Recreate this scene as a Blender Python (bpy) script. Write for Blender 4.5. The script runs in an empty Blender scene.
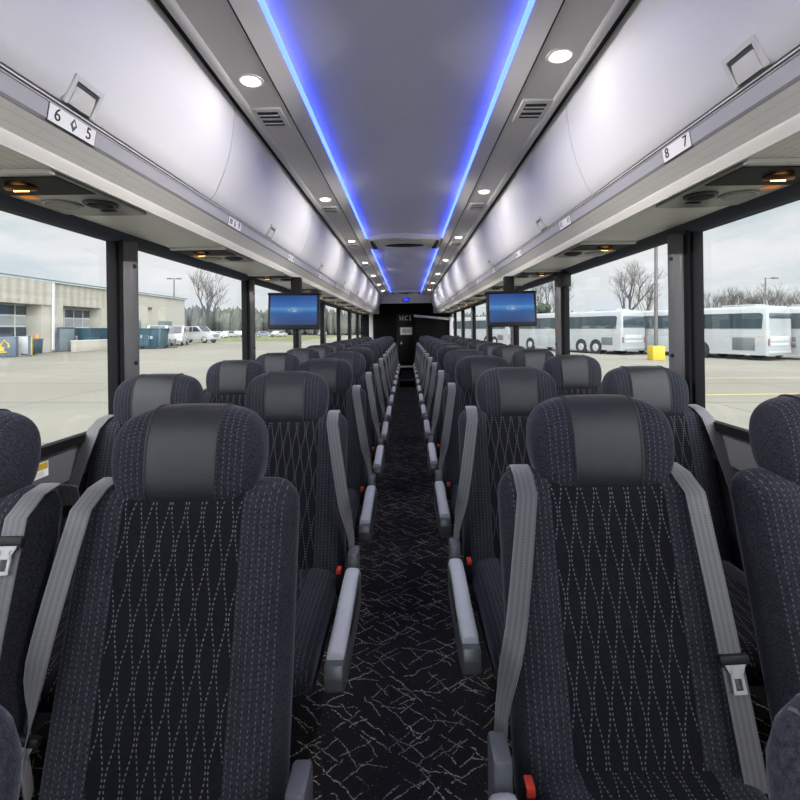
import bpy, bmesh, math, random
from mathutils import Vector, Matrix
random.seed(7)
PI = math.pi
S = bpy.context.scene
COL = S.collection

# ------------------------------------------------------------------ camera numbers (everything below is in metres)
FPX, VX, VY = 475.0, 407.0, 329.0
ROLL = math.radians(0.8)
CAM = Vector((0.014, 0.0, 1.30))

# ------------------------------------------------------------------ materials
def newmat(name):
    m = bpy.data.materials.new(name); m.use_nodes = True
    nt = m.node_tree
    return m, nt, nt.nodes['Principled BSDF']

class NT:
    """tiny helper for math node chains"""
    def __init__(s, nt): s.nt = nt
    def n(s, t, **kw):
        nd = s.nt.nodes.new(t)
        for k, v in kw.items(): setattr(nd, k, v)
        return nd
    def link(s, a, b): s.nt.links.new(a, b)
    def m(s, op, a, b=None, c=None, clamp=False):
        nd = s.n('ShaderNodeMath', operation=op); nd.use_clamp = clamp
        for i, v in enumerate((a, b, c)):
            if v is None: continue
            if isinstance(v, (int, float)): nd.inputs[i].default_value = v
            else: s.link(v, nd.inputs[i])
        return nd.outputs[0]
    def mix(s, fac, a, b):
        nd = s.n('ShaderNodeMix', data_type='RGBA')
        for sock, v in ((nd.inputs[0], fac), (nd.inputs[6], a), (nd.inputs[7], b)):
            if isinstance(v, (int, float)): sock.default_value = v
            elif isinstance(v, tuple): sock.default_value = (*v, 1) if len(v) == 3 else v
            else: s.link(v, sock)
        return nd.outputs[2]
    def noise(s, vec, scale, detail=2, rough=0.5, out=0):
        nd = s.n('ShaderNodeTexNoise'); nd.inputs['Scale'].default_value = scale
        nd.inputs['Detail'].default_value = detail; nd.inputs['Roughness'].default_value = rough
        if vec is not None: s.link(vec, nd.inputs['Vector'])
        return nd.outputs[out]
    def coord(s, which='Object'): return s.n('ShaderNodeTexCoord').outputs[which]
    def sep(s, v):
        nd = s.n('ShaderNodeSeparateXYZ'); s.link(v, nd.inputs[0]); return nd.outputs
    def bump(s, h, strength, dist, bsdf):
        nd = s.n('ShaderNodeBump'); nd.inputs['Strength'].default_value = strength
        nd.inputs['Distance'].default_value = dist
        s.link(h, nd.inputs['Height']); s.link(nd.outputs[0], bsdf.inputs['Normal'])
    def ramp(s, fac, stops):
        nd = s.n('ShaderNodeValToRGB'); cr = nd.color_ramp
        while len(cr.elements) < len(stops): cr.elements.new(0.5)
        for e, (p, c) in zip(cr.elements, stops):
            e.position = p; e.color = (*c, 1)
        s.link(fac, nd.inputs[0]); return nd.outputs[0]
    def smooth(s, x, lo, hi):
        nd = s.n('ShaderNodeMapRange', interpolation_type='SMOOTHSTEP')
        s.link(x, nd.inputs[0]); nd.inputs[1].default_value = lo; nd.inputs[2].default_value = hi
        return nd.outputs[0]

def plain(name, col, rough=0.5, metal=0.0, var=0.06, scale=12, spec=0.5, coat=0.0, bump=0.0, bscale=300):
    m, nt, b = newmat(name); h = NT(nt)
    co = h.coord()
    f = h.noise(co, scale, 4)
    lo = tuple(c * (1 - var) for c in col); hi = tuple(min(1, c * (1 + var)) for c in col)
    nt.links.new(h.mix(f, lo, hi), b.inputs['Base Color'])
    b.inputs['Roughness'].default_value = rough; b.inputs['Metallic'].default_value = metal
    b.inputs['Specular IOR Level'].default_value = spec
    b.inputs['Coat Weight'].default_value = coat
    if bump: h.bump(h.noise(co, bscale, 2), bump, 0.002, b)
    return m

def emit(name, col, strength):
    m, nt, b = newmat(name)
    b.inputs['Base Color'].default_value = (*[min(1, c) * 0.5 for c in col], 1)
    b.inputs['Emission Color'].default_value = (*col, 1)
    b.inputs['Emission Strength'].default_value = strength
    return m

def fabric_mat(name, centre):
    """dark velvet with woven dashes: wavy lattice in the centre panel, straight rows on the bolsters (UV in metres)"""
    m, nt, b = newmat(name); h = NT(nt)
    uv = h.n('ShaderNodeUVMap').outputs[0]
    u, v, _ = h.sep(uv)
    co = h.coord()
    # wavy lattice
    ph = h.m('ADD', h.m('MULTIPLY', v, 2 * PI / 0.163), h.m('MULTIPLY', u, 14.0))
    a = h.m('MULTIPLY', h.m('SINE', ph), 0.0060)
    def dist(x, off, per):
        t = h.m('FRACT', h.m('DIVIDE', h.m('ADD', x, off + 40 * per), per))
        return h.m('MULTIPLY', h.m('ABSOLUTE', h.m('SUBTRACT', t, 0.5)), per)
    d1 = dist(h.m('SUBTRACT', u, a), 0.0, 0.034)
    d2 = dist(h.m('ADD', u, a), 0.017, 0.034)
    dw = h.m('MINIMUM', d1, d2)
    dash = h.m('LESS_THAN', h.m('FRACT', h.m('DIVIDE', h.m('ADD', v, 20.0), 0.0086)), 0.50)
    wave = h.m('MULTIPLY', h.m('LESS_THAN', dw, 0.00115), dash)
    ds = dist(u, 0.006, 0.0128)
    dash2 = h.m('LESS_THAN', h.m('FRACT', h.m('DIVIDE', h.m('ADD', v, 20.0), 0.0096)), 0.45)
    rows = h.m('MULTIPLY', h.m('LESS_THAN', ds, 0.0011), dash2)
    au = h.m('ABSOLUTE', u)
    bol = h.m('GREATER_THAN', au, centre)
    far = h.m('LESS_THAN', au, centre + 0.085)
    seam = h.m('LESS_THAN', h.m('ABSOLUTE', h.m('SUBTRACT', au, centre)), 0.0016)
    heather = h.noise(co, 240, 4, 0.85)
    big = h.noise(co, 9, 3)
    c0 = h.mix(h.smooth(heather, .35, .7), (0.0022, 0.0023, 0.0040), (0.0085, 0.0086, 0.0130))
    c1 = h.mix(h.smooth(heather, .3, .7), (0.0030, 0.0032, 0.0048), (0.0330, 0.0350, 0.0470))
    base = h.mix(bol, c0, c1)
    base = h.mix(h.m('MULTIPLY', h.smooth(big, .4, .7), .35), base, (0.0085, 0.0088, 0.0125))
    base = h.mix(seam, base, (0.003, 0.003, 0.005))
    vary = h.m('ADD', h.m('MULTIPLY', h.noise(co, 60, 2), 0.8), 0.35)
    wcol = h.mix(h.m('MULTIPLY', h.m('MULTIPLY', wave, h.m('SUBTRACT', 1.0, bol)), vary, clamp=True), base, (0.145, 0.145, 0.158))
    rfac = h.m('MULTIPLY', h.m('MULTIPLY', h.m('MULTIPLY', rows, bol), far), h.m('MULTIPLY', vary, 0.60), clamp=True)
    col = h.mix(rfac, wcol, (0.13, 0.135, 0.155))
    nt.links.new(col, b.inputs['Base Color'])
    b.inputs['Roughness'].default_value = 0.9
    b.inputs['Specular IOR Level'].default_value = 0.15
    b.inputs['Sheen Weight'].default_value = 0.16
    b.inputs['Sheen Roughness'].default_value = 0.35
    b.inputs['Sheen Tint'].default_value = (0.62, 0.68, 0.85, 1)
    h.bump(heather, 0.35, 0.0015, b)
    return m

def carpet_mat():
    m, nt, b = newmat('carpet'); h = NT(nt)
    co = h.coord()
    nz = h.n('ShaderNodeTexNoise'); nz.inputs['Scale'].default_value = 28; nz.inputs['Detail'].default_value = 3
    h.link(co, nz.inputs['Vector'])
    sub = h.n('ShaderNodeVectorMath', operation='SUBTRACT'); h.link(nz.outputs[1], sub.inputs[0]); sub.inputs[1].default_value = (.5, .5, .5)
    scl = h.n('ShaderNodeVectorMath', operation='SCALE'); h.link(sub.outputs[0], scl.inputs[0]); scl.inputs['Scale'].default_value = 0.030
    add = h.n('ShaderNodeVectorMath', operation='ADD'); h.link(co, add.inputs[0]); h.link(scl.outputs[0], add.inputs[1])
    total = None
    for ang, lu, lv, off in ((38, .150, .052, .0), (-41, .155, .056, .37), (52, .17, .075, .71), (-30, .19, .085, .19), (8, .2, .12, .55)):
        mp = h.n('ShaderNodeMapping'); mp.inputs['Rotation'].default_value = (0, 0, math.radians(ang)); mp.inputs['Location'].default_value = (off, off * .7, 0)
        h.link(add.outputs[0], mp.inputs[0])
        x, y, _ = h.sep(mp.outputs[0])
        cy = h.m('DIVIDE', y, lv); iy = h.m('FLOOR', cy); fy = h.m('FRACT', cy)
        w1 = h.n('ShaderNodeTexWhiteNoise', noise_dimensions='1D'); h.link(h.m('ADD', iy, off * 91), w1.inputs['W'])
        cx = h.m('ADD', h.m('DIVIDE', x, lu), h.m('MULTIPLY', w1.outputs[0], 7.0)); ix = h.m('FLOOR', cx); fx = h.m('FRACT', cx)
        cmb = h.n('ShaderNodeCombineXYZ'); h.link(ix, cmb.inputs[0]); h.link(iy, cmb.inputs[1]); cmb.inputs[2].default_value = off * 33
        w2 = h.n('ShaderNodeTexWhiteNoise', noise_dimensions='3D'); h.link(cmb.outputs[0], w2.inputs['Vector'])
        r1, r2, r3 = h.sep(w2.outputs[1])
        dv = h.m('MULTIPLY', h.m('ABSOLUTE', h.m('SUBTRACT', fy, h.m('ADD', h.m('MULTIPLY', r1, .7), .15))), lv)
        du = h.m('ABSOLUTE', h.m('SUBTRACT', fx, .5))
        st = h.m('MULTIPLY', h.m('LESS_THAN', dv, 0.0019), h.m('LESS_THAN', du, h.m('ADD', h.m('MULTIPLY', r2, .26), .16)))
        st = h.m('MULTIPLY', st, h.m('GREATER_THAN', r3, .30))
        total = st if total is None else h.m('MAXIMUM', total, st)
    broke = h.smooth(h.noise(co, 150, 2), .36, .56)
    big = h.smooth(h.noise(co, 6, 2), .3, .7)
    fac = h.m('MULTIPLY', h.m('MULTIPLY', total, broke), h.m('ADD', h.m('MULTIPLY', big, .6), .4))
    spk = h.m('MULTIPLY', h.m('GREATER_THAN', h.noise(co, 170, 1), .735), .5)
    fac = h.m('MAXIMUM', fac, spk)
    pile = h.noise(co, 500, 2)
    base = h.mix(pile, (0.0095, 0.009, 0.0098), (0.036, 0.034, 0.037))
    h.link(h.mix(fac, base, (0.48, 0.46, 0.43)), b.inputs['Base Color'])
    b.inputs['Roughness'].default_value = 0.95; b.inputs['Specular IOR Level'].default_value = 0.1
    h.bump(pile, .5, .003, b)
    return m

def belt_mat():
    m, nt, b = newmat('belt_webbing'); h = NT(nt)
    u, v, _ = h.sep(h.n('ShaderNodeUVMap').outputs[0])
    rib = h.m('SINE', h.m('MULTIPLY', u, 2 * PI / 0.0115))
    f = h.m('ADD', h.m('MULTIPLY', rib, .35), .5)
    h.link(h.mix(f, (0.042, 0.042, 0.047), (0.086, 0.086, 0.095)), b.inputs['Base Color'])
    b.inputs['Roughness'].default_value = 0.42
    b.inputs['Sheen Weight'].default_value = 0.3
    h.bump(h.m('SINE', h.m('MULTIPLY', v, 2 * PI / 0.003)), .25, .0006, b)
    return m

def ribbed(name, col, per, axis, rough=0.45, dark=0.8, second=None):
    """panel with fine parallel grooves along one object axis"""
    m, nt, b = newmat(name); h = NT(nt)
    o = h.sep(h.coord())
    w = h.m('FRACT', h.m('DIVIDE', h.m('ADD', o[axis], 50.0), per))
    g = h.m('LESS_THAN', w, .12)
    if second:
        w2 = h.m('FRACT', h.m('DIVIDE', h.m('ADD', o[second[0]], 50.0), second[1]))
        g = h.m('MAXIMUM', g, h.m('MULTIPLY', h.m('LESS_THAN', w2, second[2]), .6))
    h.link(h.mix(g, col, tuple(c * dark for c in col)), b.inputs['Base Color'])
    b.inputs['Roughness'].default_value = rough
    h.bump(h.m('SUBTRACT', 1.0, g), .3, .002, b)
    return m

def glass_mat():
    m = bpy.data.materials.new('window_glass'); m.use_nodes = True
    nt = m.node_tree; nt.nodes.clear(); h = NT(nt)
    out = h.n('ShaderNodeOutputMaterial')
    tr = h.n('ShaderNodeBsdfTransparent'); tr.inputs[0].default_value = (0.983, 0.987, 0.990, 1)
    gl = h.n('ShaderNodeBsdfGlossy'); gl.inputs['Roughness'].default_value = 0.0
    fr = h.n('ShaderNodeFresnel'); fr.inputs[0].default_value = 1.45
    mx = h.n('ShaderNodeMixShader')
    h.link(h.m('MULTIPLY', fr.outputs[0], .13), mx.inputs[0]); h.link(tr.outputs[0], mx.inputs[1]); h.link(gl.outputs[0], mx.inputs[2])
    h.link(mx.outputs[0], out.inputs[0])
    return m

def screen_mat():
    m, nt, b = newmat('monitor_picture'); h = NT(nt)
    u, v, _ = h.sep(h.n('ShaderNodeUVMap').outputs[0])
    c = h.ramp(v, [(0.0, (0.005, 0.045, 0.20)), (0.40, (0.012, 0.13, 0.46)), (0.55, (0.10, 0.36, 0.76)), (0.62, (0.035, 0.20, 0.62)), (1.0, (0.008, 0.07, 0.36))])
    dx = h.m('SUBTRACT', u, .5); dy = h.m('MULTIPLY', h.m('SUBTRACT', v, .50), 1.6)
    d = h.m('SQRT', h.m('ADD', h.m('MULTIPLY', dx, dx), h.m('MULTIPLY', dy, dy)))
    nz = h.noise(h.n('ShaderNodeUVMap').outputs[0], 14, 3)
    glow = h.m('MULTIPLY', h.smooth(d, .30, .0), .30)
    core = h.m('MULTIPLY', h.smooth(d, .16, .02), h.smooth(nz, .42, .66))
    c = h.mix(glow, c, (0.25, 0.55, 0.95)); c = h.mix(core, c, (0.75, 0.72, 0.78))
    b.inputs['Base Color'].default_value = (0.01, 0.01, 0.012, 1)
    b.inputs['Roughness'].default_value = .25
    h.link(c, b.inputs['Emission Color']); b.inputs['Emission Strength'].default_value = .62
    return m

def concrete_mat():
    m, nt, b = newmat('concrete_lot'); h = NT(nt)
    co = h.coord(); x, y, _ = h.sep(co)
    big = h.noise(co, .09, 5, .6); mid = h.noise(co, .9, 4, .6)
    mp = h.n('ShaderNodeMapping'); mp.inputs['Scale'].default_value = (.06, .55, 1); h.link(co, mp.inputs[0])
    streak = h.noise(mp.outputs[0], 1.0, 4, .6)
    c = h.mix(h.smooth(big, .3, .7), (0.165, 0.157, 0.130), (0.215, 0.206, 0.176))
    c = h.mix(h.m('MULTIPLY', h.smooth(mid, .45, .75), .25), c, (0.165, 0.157, 0.132))
    c = h.mix(h.m('MULTIPLY', h.smooth(streak, .52, .66), .35), c, (0.16, 0.157, 0.138))
    def joint(t, per, w):
        f = h.m('FRACT', h.m('DIVIDE', h.m('ADD', t, 500.0), per))
        return h.m('LESS_THAN', h.m('MULTIPLY', h.m('ABSOLUTE', h.m('SUBTRACT', f, .5)), per), w)
    j = h.m('MAXIMUM', joint(x, 4.6, .03), joint(y, 4.6, .05))
    c = h.mix(h.m('MULTIPLY', j, .75), c, (0.09, 0.087, 0.078))
    h.link(c, b.inputs['Base Color']); b.inputs['Roughness'].default_value = .85; b.inputs['Specular IOR Level'].default_value = .25
    return m

def corrugated(name, col, per, axis):
    m, nt, b = newmat(name); h = NT(nt)
    o = h.sep(h.coord())
    s = h.m('SINE', h.m('MULTIPLY', o[axis], 2 * PI / per))
    h.link(h.mix(h.m('ADD', h.m('MULTIPLY', s, .5), .5), tuple(c * .82 for c in col), col), b.inputs['Base Color'])
    b.inputs['Roughness'].default_value = .6
    h.bump(s, .5, .03, b)
    return m

MT = {}
MT['fabric'] = fabric_mat('seat_fabric', 0.122)
MT['wing'] = fabric_mat('headrest_fabric', 0.05)
MT['carpet'] = carpet_mat()
MT['belt'] = belt_mat()
MT['glass'] = glass_mat()
MT['screen'] = screen_mat()
MT['leather'] = plain('black_leather', (0.0130, 0.0132, 0.0180), .40, var=.15, scale=40, spec=.40, bump=.4, bscale=480)
MT['piping'] = plain('piping', (0.008, 0.008, 0.010), .6)
MT['arm_pad'] = plain('armrest_pad', (0.40, 0.415, 0.45), .42, scale=20)
MT['arm_shell'] = plain('armrest_shell', (0.070, 0.073, 0.083), .38)
MT['black_plastic'] = plain('black_plastic', (0.008, 0.008, 0.009), .5, spec=.25)
MT['red'] = plain('red_button', (0.42, 0.030, 0.014), .5)
MT['steel'] = plain('steel', (0.34, 0.34, 0.355), .5, metal=.4)
MT['dark_metal'] = plain('dark_metal', (0.03, 0.03, 0.033), .5, metal=.4)
MT['bin'] = plain('bin_door', (0.75, 0.745, 0.775), .55, var=.015, scale=5)
MT['bin_trim'] = plain('bin_trim', (0.66, 0.65, 0.64), .4, var=.02)
MT['fascia'] = plain('fascia', (0.34, 0.34, 0.36), .42, var=.03)
MT['slant'] = ribbed('slanted_panel', (0.84, 0.825, 0.79), .014, 2, second=(1, .16, .02), dark=.90)
MT['ridge'] = plain('ridge', (0.82, 0.80, 0.76), .35, var=.02)
MT['soffit'] = ribbed('soffit_grille', (0.90, 0.88, 0.83), .026, 0, second=(1, .09, .05), dark=.78)
MT['header'] = plain('header_fabric', (0.062, 0.067, 0.095), .9, var=.4, scale=260, bump=.4, bscale=500)
MT['ceiling_side'] = plain('ceiling_side', (0.84, 0.82, 0.785), .6, var=.03, scale=8)
MT['ceiling_mid'] = plain('ceiling_middle', (0.74, 0.74, 0.78), .85, var=.03, scale=4, spec=.1)
MT['gap'] = plain('black_gap', (0.006, 0.006, 0.007), .6)
MT['led'] = emit('led_blue', (0.045, 0.090, 1.0), 7.5)
MT['lens'] = emit('lamp_lens', (1.0, 0.95, 0.86), 9.0)
MT['warm'] = emit('reading_lamp', (1.0, 0.50, 0.16), 5.0)
MT['amber'] = emit('amber_button', (1.0, 0.30, 0.04), .35)
MT['psu'] = plain('service_unit_grey', (0.30, 0.29, 0.275), .38)
MT['psu_dark'] = plain('service_unit_black', (0.006, 0.006, 0.0065), .6, spec=.1)
MT['copper'] = plain('copper_lamp_rim', (0.20, 0.085, 0.03), .4, metal=.5)
MT['grille'] = ribbed('speaker_grille', (0.20, 0.195, 0.185), .008, 0, dark=.4, second=(1, .008, .15))
MT['white_plate'] = plain('white_plate', (0.80, 0.80, 0.80), .4, var=.01)
MT['ink'] = plain('black_ink', (0.012, 0.012, 0.014), .6)
MT['teal'] = plain('teal_ink', (0.01, 0.10, 0.12), .5)
MT['post'] = plain('window_post_grey', (0.105, 0.103, 0.106), .42, metal=.1)
MT['rubber'] = plain('black_rubber', (0.006, 0.006, 0.007), .7, spec=.15)
MT['sill'] = plain('window_sill_grey', (0.115, 0.115, 0.125), .5)
MT['side_wall'] = plain('side_wall_dark', (0.018, 0.018, 0.022), .9, var=.3, scale=200)
MT['shell'] = plain('bus_shell', (0.30, 0.30, 0.30), .6)
MT['back_black'] = plain('rear_wall_black', (0.0028, 0.0026, 0.0028), .7, spec=.1)
MT['door_black'] = plain('lavatory_door', (0.005, 0.0045, 0.0045), .5, spec=.15)
MT['gold'] = plain('gold_letters', (0.92, 0.78, 0.50), .35)
MT['cream'] = plain('cream_sign', (0.62, 0.56, 0.45), .4)
MT['cornice'] = plain('grey_cornice', (0.42, 0.41, 0.40), .5)
MT['yellow'] = plain('yellow_paint', (0.44, 0.30, 0.018), .55, var=.12, scale=3)
MT['line_yellow'] = plain('faded_yellow_line', (0.36, 0.30, 0.10), .8, var=.3, scale=6)
MT['clock'] = emit('blue_clock', (0.03, 0.06, 0.9), 1.2)
MT['concrete'] = concrete_mat()
MT['cream_metal'] = corrugated('cream_corrugated_wall', (0.42, 0.395, 0.335), .9, 1)
MT['cream_wall'] = plain('cream_wall', (0.40, 0.38, 0.325), .8, var=.06, scale=.5)
MT['roof_trim'] = plain('teal_roof_trim', (0.10, 0.19, 0.21), .5)
MT['win_frame'] = plain('white_window_frame', (0.60, 0.61, 0.62), .5)
MT['dark_pane'] = plain('dark_pane', (0.045, 0.058, 0.072), .12)
MT['white_pane'] = plain('white_panel', (0.32, 0.335, 0.345), .4)
MT['dumpster'] = plain('blue_dumpster', (0.013, 0.045, 0.066), .55, var=.25, scale=2)
MT['gate_grey'] = plain('grey_gate', (0.14, 0.175, 0.19), .6)
MT['sign_blue'] = plain('sign_blue', (0.05, 0.075, 0.115), .5)
MT['orange'] = plain('orange_paint', (0.55, 0.22, 0.06), .6)
MT['car_white'] = plain('white_car_paint', (0.42, 0.425, 0.43), .25, var=.02, coat=.4)
MT['car_grey'] = plain('grey_car_paint', (0.16, 0.17, 0.22), .25, coat=.4)
MT['coach_white'] = plain('white_coach_paint', (0.265, 0.28, 0.283), .30, var=.03, scale=.6, coat=.3)
MT['coach_glass'] = plain('coach_tinted_glass', (0.035, 0.05, 0.058), .08, var=.4, scale=.7)
MT['coach_vent'] = ribbed('coach_vent', (0.10, 0.11, 0.115), .11, 2, dark=.35)
MT['coach_rear_vent'] = ribbed('coach_rear_vent', (0.42, 0.44, 0.445), .22, 1, dark=.3)
MT['tail_red'] = plain('tail_lamp_red', (0.16, 0.05, 0.04), .3)
MT['tyre'] = plain('tyre', (0.012, 0.012, 0.012), .8)
MT['hub'] = plain('wheel_hub', (0.50, 0.50, 0.50), .35, metal=.6)
MT['pole'] = plain('lamp_pole', (0.075, 0.072, 0.07), .5)
MT['bark'] = plain('bare_bark', (0.055, 0.047, 0.042), .9, var=.25, scale=3)
MT['woods'] = plain('winter_woods', (0.080, 0.086, 0.074), .95, var=.6, scale=.35)
MT['lawn'] = plain('winter_grass', (0.11, 0.12, 0.045), .95, var=.3, scale=.6)
MT['evergreen'] = plain('evergreen', (0.030, 0.045, 0.032), .95, var=.5, scale=2)

# ------------------------------------------------------------------ mesh builder
class MB:
    def __init__(s): s.v = []; s.f = []; s.uv = []; s.mi = []
    def add(s, vs, fs, uv=None, mi=0):
        o = len(s.v)
        s.v += [tuple(p) for p in vs]
        s.uv += list(uv) if uv else [(p[0], p[2]) for p in vs]
        s.f += [tuple(i + o for i in f) for f in fs]; s.mi += [mi] * len(fs)
        return s
    def box(s, x0, x1, y0, y1, z0, z1, bev=0.0, seg=2, mi=0, M=None):
        bm = bmesh.new(); bmesh.ops.create_cube(bm, size=1)
        for v in bm.verts:
            v.co = Vector(((x0 + x1) / 2 + v.co.x * (x1 - x0), (y0 + y1) / 2 + v.co.y * (y1 - y0), (z0 + z1) / 2 + v.co.z * (z1 - z0)))
        if bev: bmesh.ops.bevel(bm, geom=bm.edges[:], offset=bev, segments=seg, profile=.5, affect='EDGES')
        s._bm(bm, mi, M); return s
    def _bm(s, bm, mi, M=None):
        bm.verts.index_update()
        vs = [(M @ v.co) if M else v.co.copy() for v in bm.verts]
        s.add(vs, [[v.index for v in f.verts] for f in bm.faces], mi=mi); bm.free()
    def poly(s, pts, d, mi=0, bev=0.0):
        """closed outline pts (3D), extruded by vector d"""
        n = len(pts); d = Vector(d)
        if bev:
            bm = bmesh.new()
            a = [bm.verts.new(p) for p in pts]; b = [bm.verts.new(Vector(p) + d) for p in pts]
            bm.faces.new(a); bm.faces.new(b[::-1])
            for i in range(n): bm.faces.new((a[i], b[i], b[(i + 1) % n], a[(i + 1) % n]))
            bmesh.ops.bevel(bm, geom=bm.edges[:], offset=bev, segments=2, profile=.5, affect='EDGES')
            s._bm(bm, mi); return s
        vs = [Vector(p) for p in pts] + [Vector(p) + d for p in pts]
        fs = [tuple(range(n)), tuple(range(2 * n - 1, n - 1, -1))] + [(i, i + n, (i + 1) % n + n, (i + 1) % n) for i in range(n)]
        return s.add(vs, fs, mi=mi)
    def loft(s, rings, uvs=None, cap=True, closed=True, mi=0):
        n = len(rings[0]); vs = [p for r in rings for p in r]; fs = []
        for i in range(len(rings) - 1):
            for j in range(n if closed else n - 1):
                k = (j + 1) % n
                fs.append((i * n + j, i * n + k, (i + 1) * n + k, (i + 1) * n + j))
        if cap and closed:
            fs.append(tuple(range(n))[::-1]); fs.append(tuple((len(rings) - 1) * n + j for j in range(n)))
        return s.add(vs, fs, [q for r in uvs for q in r] if uvs else None, mi)
    def tube(s, path, r, n=8, mi=0, cap=True):
        path = [Vector(p) for p in path]; rings = []
        rr = r if isinstance(r, (list, tuple)) else [r] * len(path)
        up = None
        for i, p in enumerate(path):
            t = (path[min(i + 1, len(path) - 1)] - path[max(i - 1, 0)]).normalized()
            if up is None or abs(up.dot(t)) > .97:
                up = Vector((0, 0, 1)) if abs(t.z) < .9 else Vector((1, 0, 0))
            a = t.cross(up).normalized(); b = a.cross(t).normalized(); up = b
            rings.append([p + a * math.cos(2 * PI * k / n) * rr[i] + b * math.sin(2 * PI * k / n) * rr[i] for k in range(n)])
        return s.loft(rings, cap=cap, mi=mi)
    def ring(s, c, ax, R, r, n=28, m=8, mi=0, squash=1.0):
        """torus around axis ax"""
        ax = Vector(ax).normalized(); a = ax.orthogonal().normalized(); b = ax.cross(a); c = Vector(c)
        vs = []; fs = []
        for i in range(n):
            d = a * math.cos(2 * PI * i / n) + b * math.sin(2 * PI * i / n)
            for j in range(m):
                vs.append(c + d * (R + r * math.cos(2 * PI * j / m)) + ax * r * squash * math.sin(2 * PI * j / m))
        for i in range(n):
            for j in range(m):
                fs.append((i * m + j, ((i + 1) % n) * m + j, ((i + 1) % n) * m + (j + 1) % m, i * m + (j + 1) % m))
        return s.add(vs, fs, mi=mi)
    def disc(s, c, ax, R, t, n=24, mi=0, bev=0.0):
        ax = Vector(ax).normalized(); c = Vector(c); a = ax.orthogonal().normalized(); b = ax.cross(a)
        prof = [(R, -t / 2), (R, t / 2 - bev), (R - bev, t / 2)] if bev else [(R, -t / 2), (R, t / 2)]
        rings = [[c + ax * z + a * q * math.cos(2 * PI * k / n) + b * q * math.sin(2 * PI * k / n) for k in range(n)] for q, z in prof]
        return s.loft(rings, mi=mi)
    def ribbon(s, path, wid, thick, nrm):
        """strap: path points, width vectors, outward normals; UV u across, v along"""
        rings = []; uvs = []; L = 0
        for i, p in enumerate(path):
            p = Vector(p); w = Vector(wid[i]) / 2; n = Vector(nrm[i]).normalized() * thick
            if i: L += (p - Vector(path[i - 1])).length
            hw = w.length
            rings.append([p - w, p - w * .5 + n * .2, p + w * .5 + n * .2, p + w, p + w + n, p + w * .5 + n * 1.3, p - w * .5 + n * 1.3, p - w + n])
            uvs.append([(q * hw, L) for q in (-1, -.5, .5, 1, 1, .5, -.5, -1)])
        return s.loft(rings, uvs)
    def build(s, name, mats, parent=None, smooth=40, label=None, fix=True):
        me = bpy.data.meshes.new(name)
        me.from_pydata(s.v, [], s.f)
        if not isinstance(mats, (list, tuple)): mats = [mats]
        for m in mats: me.materials.append(MT[m] if isinstance(m, str) else m)
        if len(mats) > 1: me.polygons.foreach_set('material_index', s.mi)
        ul = me.uv_layers.new(name='UVMap')
        lv = [0] * len(me.loops); me.loops.foreach_get('vertex_index', lv)
        ul.data.foreach_set('uv', [c for i in lv for c in s.uv[i]])
        if fix:
            bm = bmesh.new(); bm.from_mesh(me); bmesh.ops.recalc_face_normals(bm, faces=bm.faces[:]); bm.to_mesh(me); bm.free()
        if smooth:
            me.polygons.foreach_set('use_smooth', [True] * len(me.polygons))
            me.set_sharp_from_angle(angle=math.radians(smooth))
        me.update()
        o = bpy.data.objects.new(name, me); COL.objects.link(o)
        if parent: o.parent = parent
        if label: o['label'] = label
        return o

def tag(o, label=None, cat=None, group=None, kind=None):
    if label: o['label'] = label
    if cat: o['category'] = cat
    if group: o['group'] = group
    if kind: o['kind'] = kind
    return o
def thing(name, loc, label, cat, group=None, M=None):
    o = bpy.data.objects.new(name, None); o.empty_display_size = .1; COL.objects.link(o)
    if M is not None: o.matrix_world = M
    else: o.location = loc
    return tag(o, label, cat, group)
def struct(o): o['kind'] = 'structure'; return o
def kids(o): return [c for c in bpy.data.objects if c.parent == o]
def dup(root, loc=None, M=None, label=None, group=None):
    cache = TREE.get(root.name)
    if cache is None:
        cache = [(c, kids(c)) for c in kids(root)]; TREE[root.name] = cache
    r = root.copy(); COL.objects.link(r)
    if M is not None: r.matrix_world = M
    elif loc is not None: r.location = loc
    if label: r['label'] = label
    if group: r['group'] = group
    for c, gs in cache:
        cc = c.copy(); COL.objects.link(cc); cc.parent = r
        for g in gs:
            gg = g.copy(); COL.objects.link(gg); gg.parent = cc
    return r
TREE = {}
ORD = ['first', 'second', 'third', 'fourth', 'fifth', 'sixth', 'seventh', 'eighth', 'ninth', 'tenth', 'eleventh', 'twelfth', 'thirteenth', 'fourteenth']
SIDE = {-1: 'workshop side', 1: 'parked-coach side'}
def lerp(a, b, t): return a + (b - a) * t
def sstep(x): x = max(0, min(1, x)); return x * x * (3 - 2 * x)

def text_mesh(txt, size, name, mat, parent, M):
    cu = bpy.data.curves.new(name, 'FONT'); cu.body = txt; cu.size = size; cu.align_x = 'CENTER'; cu.align_y = 'CENTER'; cu.extrude = .0006
    o = bpy.data.objects.new(name, cu); COL.objects.link(o)
    dg = bpy.context.evaluated_depsgraph_get()
    me = bpy.data.meshes.new_from_object(o.evaluated_get(dg))
    bpy.data.objects.remove(o); bpy.data.curves.remove(cu)
    me.materials.clear(); me.materials.append(MT[mat])
    me.transform(M)
    o = bpy.data.objects.new(name, me); COL.objects.link(o); o.parent = parent
    return o

# ================================================================== THE COACH INTERIOR: shell
Y0, Y1, YC = -1.9, 13.0, 12.6           # open front end, rear wall, end of the lit ceiling
EZ = CAM.z
m = MB(); m.box(-1.25, 1.25, Y0, Y1, -.12, 0); struct(m.build('floor', 'carpet', smooth=0))
m = MB(); m.box(-.16, .16, 10.6, Y1, 0, .17); struct(m.build('floor_rear_step', 'back_black', smooth=0))
m = MB(); m.box(-.16, .16, 10.588, 10.602, .14, .174); struct(m.build('trim_step_edge', 'arm_shell', smooth=0))

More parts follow.
